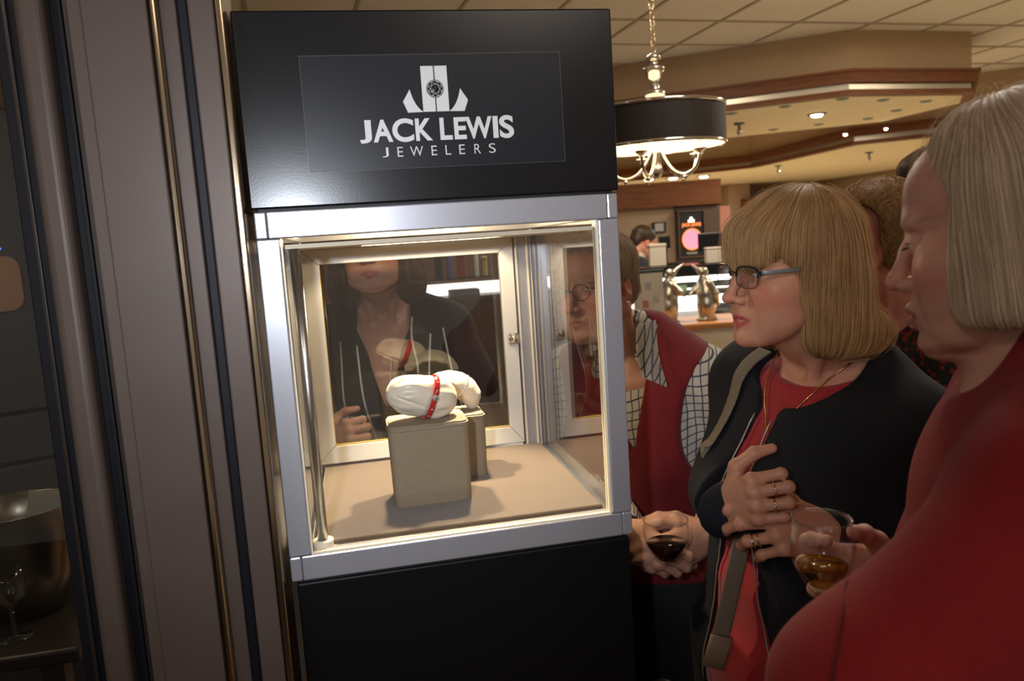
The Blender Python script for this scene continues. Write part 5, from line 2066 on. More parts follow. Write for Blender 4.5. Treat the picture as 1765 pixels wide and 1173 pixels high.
# spectacles
FRM = mat('dark_spectacle_frame', (0.012, 0.010, 0.014), 0.25)
FRM2 = mat('grey_temple_arm', (0.20, 0.24, 0.25), 0.35, metal=0.4)
GP = lambda x, y, z: tp(H2, x, y, z)
for s in SIDES:
    cx = 0.0335 * s
    rim = []
    for i in range(28):
        a = 2 * PI * i / 28
        ca_, sa_ = math.cos(a), math.sin(a)
        x = 0.0250 * math.copysign(abs(ca_) ** 0.6, ca_)
        z = 0.0155 * math.copysign(abs(sa_) ** 0.65, sa_)
        rim.append(GP(cx + x, 0.0955 - 0.22 * abs(cx + x) ** 1.5 * 2.0, -0.003 + z - 0.0))
    up = [rim[i] for i in range(0, 15)]
    tube('spectacle_rim', up, 0.0014, FRM, w2, 8)
    tube('spectacle_lower_rim', rim[14:] + [rim[0]], 0.0006, FRM, w2, 6)
    bm = bmesh.new()
    cen = np.mean(rim, 0)
    vs = [bm.verts.new(v) for v in rim]
    back = [bm.verts.new(np.array(v) - H2[0][:, 1] * 0.0016) for v in rim]
    bm.faces.new(vs)
    bm.faces.new(back[::-1])
    for i in range(28):
        bm.faces.new((vs[i], back[i], back[(i + 1) % 28], vs[(i + 1) % 28]))
    from_bm('spectacle_lens', bm, glass_pane('spectacle_glass', (0.93, 0.93, 0.94), 1.6), w2)
    tube('spectacle_arm', [GP(s * 0.0560, 0.0880, 0.0030), GP(s * 0.0640, 0.0800, 0.0045), GP(s * 0.0690, 0.060, 0.0060), GP(s * 0.0745, 0.015, 0.0085)], 0.0021, FRM2, w2, 8, flat=(H2[0][:, 0], 0.0029, 0.0008))
    box('spectacle_hinge', (-0.003, -0.0035, -0.0032), (0.003, 0.0035, 0.0032), FRM, w2, 0.001, 1, Matrix.Translation(Vector(GP(s * 0.0575, 0.0865, 0.0035))) @ Matrix(H2[0].tolist()).to_4x4())
tube('spectacle_bridge', bez(GP(-0.0085, 0.0975, 0.002), GP(0, 0.1010, 0.007), GP(0.0085, 0.0975, 0.002), 8), 0.0014, FRM, w2, 8)

# her shoulder bag with its taupe strap
TAUPE = mat('taupe_webbing', (0.16, 0.125, 0.085), 0.8, bump=0.3, bscale=900)
bag = empty('shoulder_bag', tuple(P(1228, 1190, 1.28)), 'black shoulder bag on a wide taupe webbing strap, hanging from the woman in glasses', 'bag')
full2b = Solid()
torso_ops(full2b, T2, 0.020, k=0.045)
full2b.frame(*T2)
for s in SIDES:
    full2b.cone((s * 0.012, 0.074, -0.064), (s * 0.12, 0.048, -0.043), 0.029, 0.028, 0.03)
    full2b.cone((s * 0.055, -0.03, 0.012), (s * 0.15, -0.01, -0.062), 0.040, 0.066, 0.03)
full2b.frame()
sp_pts = []
nrm = []
for z in np.linspace(0.000, -0.17, 12):
    x = np.interp(z, [-0.17, 0.0], [0.112, 0.092])
    p = front_pt(full2b, T2, x, z, 0.003)
    sp_pts.append(p)
    nrm.append(Vector(grad(full2b, p[None])[0]))
sp_pts2 = sp_pts + [P(1290, 800, 1.27), P(1285, 880, 1.25), P(1275, 950, 1.222), P(1262, 1010, 1.236), P(1243, 1095, 1.262), P(1232, 1140, 1.275)]
nrm += [Vector(-CF)] * 6
sp_c = catmull(sp_pts2, 3)
nn = [nrm[min(i // 3, len(nrm) - 1)] for i in range(len(sp_c))]
tube('strap', sp_c, 0, TAUPE, bag, 8, flat=(nn, 0.0145, 0.0011))
tube('strap_end', [P(1244, 1096, 1.258), P(1237, 1122, 1.264), P(1229, 1150, 1.268)], 0, mat('taupe_leather', (0.20, 0.14, 0.085), 0.6, bump=0.2, bscale=300), bag, 8, flat=([Vector(-CF)] * 3, 0.0185, 0.0030))
S = Solid().frame(T2[0], P(1172, 1280, 1.385))
S.cube((0, 0, 0), (0.085, 0.030, 0.085), 0.01, rad=0.022)
solid_obj('bag_body', S, 0.006, mat('black_bag_leather', (0.010, 0.010, 0.011), 0.4, bump=0.3, bscale=200), bag)
# ================================================================== near woman: ash-blond bob, red jacket, in profile
F1 = dict(jowl=0.6, chin=1.0, muzzle=0.006, eye_open=0.0020, look=-0.9, nose=1.0, jaw=0.95, lipcol=(0.36, 0.13, 0.12), browcol=(0.46, 0.28, 0.19), lip=1.3, lash=0.9, cheek=1.05, gap=0.001)
H1 = facing(P(1744, 389, 0.70), 94, -8, 0)
T1 = facing(P(1765, 640, 0.71), 84, -12)
S = Solid().frame(*H1)
head_ops(S, F1)
neck_ops(S, H1, T1, F1)
torso_ops(S, T1, -0.004)
s1R, s1L = tp(T1, 0.155, -0.005, -0.075), tp(T1, -0.155, -0.005, -0.075)
e1L, w1L = P(1500, 1200, 0.59), P(1570, 1380, 0.66)
H1R = frame_from(-CR * 0.93 - CF * 0.10 + CU * 0.10, CF * 0.92 + CR * 0.1 - CU * 0.25, P(1556, 1000, 0.875))
e1R = P(1700, 1130, 0.90)
arm_ops(S, s1R, e1R, H1R[1] + (e1R - H1R[1]) * 0.12, b=-0.004)
arm_ops(S, s1L, e1L, w1L, b=-0.004)
hip1 = leg_ops(S, T1)
j1 = hand_ops(S, H1R, [(28, 42, 40), (34, 48, 40), (40, 52, 40), (46, 52, 42)], splay=(12, 3, -8, -20), thumb=((0.50, 0.70, -0.50), (0.20, 0.80, -0.60), (0.0, 0.80, -0.60)), side=-1, sc=1.0)
rgH = around(sum(j1, []) + [H1R[1]], 0.028)
me = skin_mesh(S, [(H1[1] - [0.16, 0.16, 0.25], H1[1] + [0.16, 0.16, 0.14], 0.0017), (*rgH, 0.0016)], 0.010, H1, F1, (0.64, 0.34, 0.265))
w1 = tag(link('person', me, SKIN), 'woman in a bright red jacket with an ash-blond bob, nearest, in profile', 'person')
eyes(w1, H1, F1)
# eyelashes of the near eye
tube('eyelashes', [tp(H1, -0.0200, 0.0812, -0.0035), tp(H1, -0.0270, 0.0845, -0.0042), tp(H1, -0.0330, 0.0850, -0.0045), tp(H1, -0.0400, 0.0800, -0.0030)], [0.0005, 0.0011, 0.0012, 0.0006], mat('lash_brown', (0.06, 0.035, 0.025), 0.6), w1, 6)
HB1 = hair_mat('ash_blond_hair', (0.40, 0.30, 0.205), (0.90, 0.75, 0.57), 0.45)
S = Solid().frame(*H1)
S.ell((0, -0.030, 0.040), (0.0850, 0.0990, 0.0810), 0.01)
for s in SIDES:
    S.ell((s * 0.064, -0.020, -0.020), (0.030, 0.072, 0.085), 0.03)
    S.ell((s * 0.066, -0.020, -0.070), (0.026, 0.062, 0.038), 0.02)
S.ell((0, -0.090, -0.030), (0.080, 0.054, 0.080), 0.03)
S.ell((0, 0.116, -0.060), (0.075, 0.096, 0.134), 0.012, '-')
for s in SIDES:
    S.cone((s * 0.070, 0.074, 0.030), (s * 0.070, 0.096, -0.07), 0.040, 0.044, 0.010, '-')
    S.cone((s * 0.070, 0.096, -0.07), (s * 0.060, 0.066, -0.14), 0.046, 0.050, 0.010, '-')
S.ell((0, 0.014, 0.086), (0.046, 0.030, 0.024), 0.016)
S.cube((0, 0, -0.29), (0.3, 0.3, 0.207), 0.016, '-', rot=rotm('X', 4))
so = solid_obj('hair', S, 0.0026, HB1, w1)
fl1 = comb(H1, (0.0, 0.00, 0.128), 0.045, 0.115, 3.0, 0.9, -0.070)
strands('hair_strands', S, HB1, so, 9500, 0, 0.0085, 14, fl1, (-0.001, 0.0030), 0.00024, seed=5, stop=lambda p: local(p, H1)[:, 2] < -0.087)
# flyaway strands over the crown
strands('flyaway_strands', S, HB1, so, 260, 0, 0.007, 9, lambda p: fl1(p) + 0.7 * np.stack([wob(p, 60, 1), wob(p, 60, 2), wob(p, 60, 3)], 1), (0.002, 0.012), 0.00013, seed=9, rootsel=lambda V: local(V, H1)[:, 2] > 0.075)
REDJ = mat('red_wool_jacket', (0.22, 0.0028, 0.006), 0.9, var=0.10, vscale=120, bump=0.35, bscale=600, sheen=0.04)
S = Solid()
torso_ops(S, T1, 0.018, k=0.05, bust=1.1)
S.frame(*T1)
S.cone((0, -0.030, -0.02), (0, -0.036, 0.052), 0.070, 0.064, 0.03)
for s in SIDES:
    S.cone((s * 0.05, -0.03, 0.0), (s * 0.155, -0.01, -0.065), 0.046, 0.070, 0.03)
S.frame()
arm_ops(S, s1L, e1L, w1L, (0.066, 0.062, 0.052, 0.042), 0.006, 0.03, 0.9)
arm_ops(S, s1R, e1R, H1R[1], (0.064, 0.056, 0.048, 0.038), 0.004, 0.03, 0.80)
S.frame(*T1)
S.ell((0, 0.035, 0.062), (0.066, 0.082, 0.072), 0.010, '-')
S.frame()
cut_below(S, T1, -0.62)
jack1 = S
jo = solid_obj('red_jacket', S, 0.0045, REDJ, w1, disp=folds(0.0030, 38, 3, (1, 1, 1.4)))
# raised seam of the sleeve, lying on the cloth
pts = []
for px, py in ((1482, 868), (1476, 900), (1468, 950), (1460, 1000), (1452, 1060), (1445, 1110), (1436, 1165), (1425, 1230)):
    d = CF + CR * ((px - CAM_W / 2) / FPX) - CU * ((py - CAM_H / 2) / FPX)
    ts = np.arange(0.40, 1.0, 0.0015)
    e_ = jack1.eval(CC + ts[:, None] * d)
    if (e_ < 0.001).any():
        pts.append(CC + ts[np.argmax(e_ < 0.001)] * d)
if len(pts) > 3:
    tube('seam', catmull(pts, 4), 0.0010, mat('dark_red_thread', (0.07, 0.002, 0.004), 0.9), jo, 6)
S = Solid()
torso_ops(S, T1, 0.0, bust=0)
leg_ops(S, T1, 0.012)
cut_box(S, T1, (-0.5, -0.5, -0.52), (0.5, 0.5, 0.5))
solid_obj('trousers', S, 0.012, TROUSER, w1)
shoes(w1, hip1, T1, SHOE)
c = P(1418, 1000, 0.79)
drinking_glass('wine_glass', 'stemless glass of pale wine held by the woman in the red jacket', c - np.array([0, 0, 0.012]), 0.014, 0.0285, 0.078, 0.30, WHITE_WINE, bulge=0.010)

# ================================================================== person in red vest and checked shirt, beside the case
FV = dict(eye_open=0.0032, look=-0.4, nose=1.05, jaw=1.05, jowl=0.6, lipcol=(0.36, 0.13, 0.11), browcol=(0.30, 0.20, 0.13))
HV = facing(P(1027, 492, 1.67), 36, -3, 3)
TV = facing(P(1092, 602, 1.70), 26, -3)
S = Solid().frame(*HV)
head_ops(S, FV)
neck_ops(S, HV, TV, FV)
torso_ops(S, TV, -0.004, w=1.1)
# facing the camera, the person's left arm is on the photo's right
sV = {1: tp(TV, -0.180, -0.005, -0.078), -1: tp(TV, 0.180, -0.005, -0.078)}
eV = {1: P(1302, 812, 1.60), -1: P(1010, 835, 1.80)}
HVL = frame_from(-CR * 0.86 - CF * 0.25 - CU * 0.34, -CF * 0.90 + CU * 0.28 + CR * 0.30, P(1226, 917, 1.475))
HVR = frame_from(CR * 0.55 - CF * 0.35 - CU * 0.38, -CF * 0.80 - CR * 0.62 + CU * 0.10, P(1078, 915, 1.49))
arm_ops(S, sV[1], eV[1], HVL[1] + (eV[1] - HVL[1]) * 0.12, b=-0.004)
arm_ops(S, sV[-1], eV[-1], HVR[1] + (eV[-1] - HVR[1]) * 0.12, b=-0.004)
hipV = leg_ops(S, TV)
jVL = hand_ops(S, HVL, [(24, 26, 16), (30, 30, 20), (36, 36, 24), (42, 40, 26)], thumb=((0.75, 0.60, -0.25), (0.40, 0.80, -0.45), (0.10, 0.85, -0.50)), side=1, sc=1.02)
jVR = hand_ops(S, HVR, [(30, 45, 30), (36, 48, 30), (42, 52, 30), (48, 52, 30)], thumb=((0.75, 0.60, -0.25), (0.40, 0.80, -0.45), (0.10, 0.85, -0.50)), side=-1, sc=1.0)
ra, rb = around(sum(jVL, []) + [HVL[1]], 0.028), around(sum(jVR, []) + [HVR[1]], 0.028)
me = skin_mesh(S, [(HV[1] - [0.15, 0.15, 0.24], HV[1] + [0.15, 0.15, 0.14], 0.0025), (np.minimum(ra[0], rb[0]), np.maximum(ra[1], rb[1]), 0.0018)], 0.011, HV, FV, (0.46, 0.235, 0.16))
vp = tag(link('person', me, SKIN), 'person in red sweater vest and checked shirt, standing beside the case', 'person')
eyes(vp, HV, FV)
# checked shirt


def check_mat(name, T):
    mt, nt, b = nodes(name)
    L = nt.links.new
    tc = nt.nodes.new('ShaderNodeTexCoord')
    cx = nt.nodes.new('ShaderNodeVectorMath')
    cx.operation = 'DOT_PRODUCT'
    cx.inputs[1].default_value = T[0][:, 0] + 0.35 * T[0][:, 1]
    cz = nt.nodes.new('ShaderNodeVectorMath')
    cz.operation = 'DOT_PRODUCT'
    cz.inputs[1].default_value = T[0][:, 2] + 0.15 * T[0][:, 0] + 0.45 * T[0][:, 1]
    nz = nt.nodes.new('ShaderNodeTexNoise')
    nz.inputs['Scale'].default_value = 9
    L(tc.outputs['Object'], nz.inputs['Vector'])
    last = None
    for q, cell in ((cx, 0.0165), (cz, 0.0165)):
        L(tc.outputs['Object'], q.inputs[0])
        wv = nt.nodes.new('ShaderNodeMath')
        wv.operation = 'MULTIPLY_ADD'
        L(nz.outputs[0], wv.inputs[0])
        wv.inputs[1].default_value = 0.02
        L(q.outputs['Value'], wv.inputs[2])
        dv = nt.nodes.new('ShaderNodeMath')
        dv.operation = 'DIVIDE'
        L(wv.outputs[0], dv.inputs[0])
        dv.inputs[1].default_value = cell
        fr = nt.nodes.new('ShaderNodeMath')
        fr.operation = 'FRACT'
        L(dv.outputs[0], fr.inputs[0])
        lt = nt.nodes.new('ShaderNodeMath')
        lt.operation = 'LESS_THAN'
        L(fr.outputs[0], lt.inputs[0])
        lt.inputs[1].default_value = 0.15
        if last is not None:
            ad = nt.nodes.new('ShaderNodeMath')
            ad.operation = 'MAXIMUM'
            L(last.outputs[0], ad.inputs[0])
            L(lt.outputs[0], ad.inputs[1])
            lt = ad
        last = lt
    mx = nt.nodes.new('ShaderNodeMix')
    mx.data_type = 'RGBA'
    mx.inputs[6].default_value = (0.50, 0.45, 0.38, 1)
    mx.inputs[7].default_value = (0.055, 0.055, 0.09, 1)
    L(last.outputs[0], mx.inputs[0])
    L(mx.outputs[2], b.inputs['Base Color'])
    b.inputs['Roughness'].default_value = 0.85
    return mt


CHK = check_mat('checked_shirt_cloth', TV)
S = Solid()
torso_ops(S, TV, 0.004, bust=0.6, w=1.1)
S.frame(*TV)
S.frame()
nk0, nk1 = tp(TV, 0, -0.012, 0.0), tp(HV, 0, -0.028, -0.085)
S.cone(nk0, nk0 + (nk1 - nk0) * 0.42, 0.070, 0.064, 0.02)
S.frame(*TV)
for s in SIDES:
    S.cone((s * 0.03, -0.032, 0.024), (s * 0.178, -0.01, -0.070), 0.050, 0.066, 0.03)
S.frame()
arm_ops(S, sV[1], eV[1], HVL[1], (0.066, 0.058, 0.050, 0.040), 0.004, 0.03, 0.86)
arm_ops(S, sV[-1], eV[-1], HVR[1], (0.066, 0.058, 0.050, 0.040), 0.004, 0.03, 0.86)
S.frame(*TV)
S.frame()
S.cone(nk0 - (nk1 - nk0) * 0.2, nk1, 0.0555, 0.0555, 0.005, '-')
S.frame(*TV)
S.cone((0, 0.050, 0.035), (0, 0.085, -0.020), 0.042, 0.012, 0.01, '-')
S.frame()
cut_below(S, TV, -0.45)
shV = S
sho = solid_obj('checked_shirt', S, 0.005, CHK, vp, disp=folds(0.0028, 45, 6))
# cuffs
for j, (hh, ee) in enumerate(((HVL, eV[1]), (HVR, eV[-1]))):
    d = (ee - hh[1]) / np.linalg.norm(ee - hh[1])
    S = Solid()
    S.cone(hh[1] + d * 0.012, hh[1] + d * 0.055, 0.0365, 0.0385, 0.004)
    S.cone(hh[1] - d * 0.06, hh[1] + d * 0.09, 0.0320, 0.0330, 0.003, '-')
    solid_obj('cuff', S, 0.003, CHK, sho)
# collar points: two flat wings
for s in SIDES:
    S = Solid()
    a = tp(TV, s * 0.030, 0.050, 0.040)
    b_ = tp(TV, s * 0.068, -0.005, 0.052)
    c_ = tp(TV, s * 0.070, 0.082, -0.062)
    d_ = tp(TV, s * 0.026, 0.092, -0.040)
    if s < 0:
        a, b_, c_, d_ = P(1097, 557, 1.600), P(1131, 551, 1.66), P(1152, 668, 1.535), P(1108, 650, 1.535)
    bm = bmesh.new()
    top = [np.array(a), np.array(b_), np.array(c_), np.array(d_)]
    grid = []
    for i in range(7):
        row = []
        for k in range(7):
            u, v = i / 6, k / 6
            p = (top[0] * (1 - u) + top[1] * u) * (1 - v) + (top[3] * (1 - u) + top[2] * u) * v
            row.append(p + TV[0][:, 1] * 0.022 * math.sin(PI * v) * (0.7 + 0.3 * math.sin(PI * u)))
        grid.append(row)
    vs = [[bm.verts.new(p) for p in r] for r in grid]
    for i in range(6):
        for k in range(6):
            bm.faces.new((vs[i][k], vs[i + 1][k], vs[i + 1][k + 1], vs[i][k + 1]))
    r = bmesh.ops.solidify(bm, geom=bm.faces[:], thickness=0.003)
    from_bm('collar', bm, CHK, sho, True)
VEST = mat('red_knit_vest', (0.155, 0.003, 0.006), 0.9, var=0.12, vscale=160, bump=0.5, bscale=420, stretch=(1, 1, 0.25), sheen=0.1)
S = Solid()
torso_ops(S, TV, 0.014, bust=0.7, k=0.05, hips=0.95, w=1.1)
S.frame(*TV)
for s in SIDES:
    S.cone((s * 0.03, -0.032, 0.020), (s * 0.138, -0.012, -0.060), 0.062, 0.072, 0.03)
    S.ell((s * 0.228, 0.01, -0.135), (0.096, 0.30, 0.155), 0.006, '-')
S.frame()
S.cone(nk0 - (nk1 - nk0) * 0.2, nk1, 0.069, 0.069, 0.006, '-')
S.frame(*TV)
S.frame()
opening(S, TV, [(0.10, -0.064, 0.064), (0.00, -0.062, 0.056), (-0.07, -0.060, 0.030), (-0.185, -0.050, -0.046)], 0.0, 0.005)
cut_below(S, TV, -0.485)
solid_obj('sweater_vest', S, 0.005, VEST, vp, disp=folds(0.0022, 40, 12, (1, 1, 1.3)))
S = Solid()
torso_ops(S, TV, 0.002, bust=0)
leg_ops(S, TV, 0.022)
cut_box(S, TV, (-0.5, -0.5, -0.44), (0.5, 0.5, 0.5))
solid_obj('trousers', S, 0.012, TROUSER, vp)
shoes(vp, hipV, TV, SHOE)
ring_at(vp, jVL[2][0], jVL[2][1], 0.5, 0.0094, GOLD)
HBV = hair_mat('grey_blond_hair', (0.24, 0.17, 0.11), (0.60, 0.48, 0.34))
S = Solid().frame(*HV)
S.ell((0, -0.022, 0.044), (0.0765, 0.0950, 0.0775), 0.01)
S.ell((0, -0.076, -0.015), (0.056, 0.026, 0.046), 0.02)
S.ell((0, 0.105, -0.030), (0.078, 0.092, 0.105), 0.012, '-')
for s in SIDES:
    S.ell((s * 0.085, -0.002, -0.030), (0.030, 0.034, 0.045), 0.006, '-')
    S.ell((s * 0.068, 0.010, 0.030), (0.013, 0.030, 0.030), 0.01)
S.cube((0, 0, -0.30), (0.3, 0.3, 0.225), 0.02, '-')
so = solid_obj('hair', S, 0.003, HBV, vp)
strands('hair_strands', S, HBV, so, 3000, 0, 0.006, 9, comb(HV), (-0.001, 0.004), 0.0003, seed=15, stop=lambda p: local(p, HV)[:, 2] < -0.062)
# spectacles with thin rims, and a stud in the ear
GPV = lambda x, y, z: tp(HV, x, y, z)
for s in SIDES:
    tube('spectacle_rim', [GPV(s * 0.0315 + 0.0225 * math.cos(a), 0.0985 - 0.35 * (0.0315 + 0.0225 * math.cos(a) * s * s) ** 1.6, -0.003 + 0.0165 * math.sin(a)) for a in [2 * PI * i / 28 for i in range(28)]], 0.0010, FRM, vp, 6, closed=True)
    tube('spectacle_arm', [GPV(s * 0.0540, 0.0900, 0.003), GPV(s * 0.0690, 0.065, 0.005), GPV(s * 0.0745, 0.005, 0.008)], 0.0011, FRM, vp, 6)
    bm = bmesh.new()
    bmesh.ops.create_icosphere(bm, subdivisions=2, radius=0.0032, matrix=Matrix.Translation(Vector(GPV(s * 0.0755, 0.0, -0.040))))
    from_bm('ear_stud', bm, CHROME, vp, True)
tube('spectacle_bridge', bez(GPV(-0.009, 0.0975, 0.0), GPV(0, 0.102, 0.005), GPV(0.009, 0.0975, 0.0), 6), 0.0010, FRM, vp, 6)
c = P(1150, 968, 1.405)
drinking_glass('wine_glass', 'stemless glass of dark wine cupped in both hands before the red vest', c, 0.020, 0.040, 0.080, 0.42, RED_WINE, bulge=0.010)
# ================================================================== woman seen through the case's back door
def plain_trousers(parent, T, hip, b=0.012, zc=-0.44):
    S = Solid()
    torso_ops(S, T, 0.002, bust=0)
    leg_ops(S, T, b)
    cut_box(S, T, (-0.5, -0.5, zc), (0.5, 0.5, 0.5))
    solid_obj('trousers', S, 0.014, TROUSER, parent)
    shoes(parent, hip, T, SHOE)


F6 = dict(eye_open=0.0034, lipcol=(0.42, 0.12, 0.11), jaw=1.0, jowl=0.4)
H6 = facing(P(640, 418, 1.86), 8, -2, 2)
T6 = facing(P(662, 528, 2.02), 6, -7)
S = Solid().frame(*H6)
head_ops(S, F6)
neck_ops(S, H6, T6, F6)
torso_ops(S, T6, -0.004)
s6 = {1: tp(T6, 0.155, -0.005, -0.075), -1: tp(T6, -0.155, -0.005, -0.075)}
e6 = {1: P(478, 850, 1.93), -1: P(905, 830, 2.0)}
H6R = frame_from(CR * 0.62 - CF * 0.35 + CU * 0.30, -CR * 0.62 - CF * 0.75, P(556, 770, 1.70))
w6L = P(890, 960, 2.0)
arm_ops(S, s6[1], e6[1], H6R[1] + (e6[1] - H6R[1]) * 0.12, b=-0.004)
arm_ops(S, s6[-1], e6[-1], w6L, b=-0.004)
hip6 = leg_ops(S, T6)
j6 = hand_ops(S, H6R, [(60, 98, 50), (62, 98, 50), (64, 98, 50), (66, 98, 50)], thumb=((0.70, 0.60, 0.0), (0.30, 0.75, -0.50), (0.0, 0.65, -0.75)), side=-1, sc=0.95)
me = skin_mesh(S, [(H6[1] - [0.16, 0.12, 0.30], H6[1] + [0.16, 0.12, 0.13], 0.0030), (*around(sum(j6, []) + [H6R[1]], 0.028), 0.0020)], 0.011, H6, F6, (0.45, 0.23, 0.16))
w6 = tag(link('person', me, SKIN), 'woman in a black jacket with white piping, seen through the case', 'person')
eyes(w6, H6, F6)
HB6 = hair_mat('brown_hair', (0.035, 0.018, 0.010), (0.16, 0.09, 0.05))
S = Solid().frame(*H6)
S.ell((0, -0.022, 0.044), (0.0870, 0.1060, 0.0850), 0.01)
for s in SIDES:
    S.ell((s * 0.074, -0.020, -0.040), (0.030, 0.055, 0.090), 0.03)
    S.ell((s * 0.082, -0.010, -0.105), (0.034, 0.048, 0.050), 0.03)
S.ell((0, -0.090, -0.045), (0.080, 0.050, 0.100), 0.03)
S.ell((0, 0.110, -0.045), (0.062, 0.098, 0.120), 0.012, '-')
S.cone((0, 0.02, -0.09), (0, 0.03, -0.20), 0.058, 0.062, 0.012, '-')
so = solid_obj('hair', S, 0.003, HB6, w6)
strands('hair_strands', S, HB6, so, 3500, 0, 0.009, 13, comb(H6, inward=0.5), (-0.001, 0.004), 0.0004, wave=0.35, wfreq=0.9, seed=21, stop=lambda p: local(p, H6)[:, 2] < -0.155)
BLKJ = mat('black_jacket_cloth', (0.007, 0.007, 0.008), 0.85, spec=0.2, bump=0.06, bscale=500)
S = Solid()
torso_ops(S, T6, 0.016, k=0.045)
S.frame(*T6)
for s in SIDES:
    S.cone((s * 0.055, -0.03, 0.008), (s * 0.155, -0.01, -0.065), 0.040, 0.066, 0.03)
S.frame()
arm_ops(S, s6[1], e6[1], H6R[1], (0.062, 0.054, 0.046, 0.038), 0.005, 0.03, 0.9)
arm_ops(S, s6[-1], e6[-1], w6L, (0.062, 0.054, 0.046, 0.038), 0.005, 0.03, 0.95)
PROF6 = [(0.08, -0.070, 0.070), (-0.04, -0.066, 0.066), (-0.10, -0.040, 0.040), (-0.235, -0.008, 0.008)]
S.frame(*T6)
S.ell((0, 0.050, 0.040), (0.072, 0.110, 0.085), 0.006, '-')
S.frame()
opening(S, T6, PROF6, 0.0, 0.005)
cut_below(S, T6, -0.60)
solid_obj('jacket', S, 0.006, BLKJ, w6, sm=4, disp=folds(0.0025, 45, 9))
f6 = Solid()
torso_ops(f6, T6, 0.0165, k=0.045)
f6.frame(*T6)
for s in SIDES:
    f6.cone((s * 0.055, -0.03, 0.008), (s * 0.155, -0.01, -0.065), 0.040, 0.066, 0.03)
f6.frame()
arm_ops(f6, s6[1], e6[1], H6R[1], (0.062, 0.054, 0.046, 0.038), 0.0055, 0.03, 0.9)
arm_ops(f6, s6[-1], e6[-1], w6L, (0.062, 0.054, 0.046, 0.038), 0.0055, 0.03, 0.95)
PIP = mat('white_piping', (0.55, 0.52, 0.48), 0.6)
for x0, z0, x1, z1 in ((0.108, -0.065, 0.092, -0.40), (0.066, -0.075, 0.026, -0.42), (-0.074, -0.020, -0.078, -0.150), (-0.118, -0.062, -0.100, -0.36), (-0.165, -0.16, -0.190, -0.40), (-0.150, -0.05, -0.215, -0.42)):
    pts = [front_pt(f6, T6, x0 + (x1 - x0) * t + 0.004 * math.sin(5 * t), z0 + (z1 - z0) * t, 0.0026) for t in np.linspace(0, 1, 24)]
    tube('piping', pts, 0, PIP, w6, 8, flat=(Vector(T6[0][:, 1]), 0.0022, 0.0008))
# long pendant cord
pts = [front_pt(f6, T6, -0.020 + 0.0 * t, -0.10 - 0.30 * t, 0.004) + T6[0][:, 0] * (0.055 * t ** 1.2) for t in np.linspace(0, 1, 20)]
tube('necklace', pts, 0.0013, STEEL, w6, 6)
plain_trousers(w6, T6, hip6)

# ================================================================== curly-haired woman behind the woman in glasses
F4 = dict(cheek=1.05)
H4 = facing(P(1503, 405, 1.92), 70, -4)
T4 = facing(P(1550, 548, 1.97), 50, -6)
S = Solid().frame(*H4)
head_ops(S, F4)
neck_ops(S, H4, T4, F4)
torso_ops(S, T4, -0.004)
for s in SIDES:
    arm_ops(S, tp(T4, s * 0.155, -0.005, -0.075), tp(T4, s * 0.21, 0.0, -0.34), tp(T4, s * 0.15, 0.16, -0.45))
hip4 = leg_ops(S, T4)
me = skin_mesh(S, [(H4[1] - [0.15, 0.15, 0.24], H4[1] + [0.15, 0.15, 0.13], 0.0025)], 0.012, H4, F4, (0.50, 0.20, 0.14))
w4 = tag(link('person', me, SKIN), 'curly brown-haired woman in a black and red patterned top, behind the woman in glasses', 'person')
eyes(w4, H4, F4)
CURL = hair_mat('curly_brown_hair', (0.13, 0.062, 0.022), (0.50, 0.28, 0.105))
S = Solid().frame(*H4)
S.ell((0, -0.020, 0.046), (0.0900, 0.1050, 0.0900), 0.01)
for s in SIDES:
    S.ell((s * 0.070, -0.035, -0.010), (0.032, 0.062, 0.070), 0.03)
S.ell((0, -0.088, -0.020), (0.080, 0.050, 0.075), 0.03)
rr = np.random.default_rng(4)
for i in range(70):
    d = rr.normal(size=3)
    d /= np.linalg.norm(d)
    d[2] = abs(d[2]) * 1.1 - 0.35
    c = np.array([0, -0.022, 0.035]) + d * np.array([0.088, 0.105, 0.088])
    S.ell(c, (0.018, 0.018, 0.018), 0.006)
S.ell((0, 0.112, -0.040), (0.078, 0.100, 0.108), 0.012, '-')
for s in SIDES:
    S.cone((s * 0.075, 0.055, 0.035), (s * 0.075, 0.050, -0.12), 0.052, 0.056, 0.010, '-')
S.cone((0, 0.02, -0.07), (0, 0.03, -0.20), 0.058, 0.062, 0.012, '-')
so = solid_obj('hair', S, 0.003, CURL, w4)
strands('hair_strands', S, CURL, so, 5000, 0, 0.0065, 14, comb(H4, fw=2.0), (-0.001, 0.008), 0.0004, wave=1.3, wfreq=0.95, seed=31, stop=lambda p: local(p, H4)[:, 2] < -0.09)


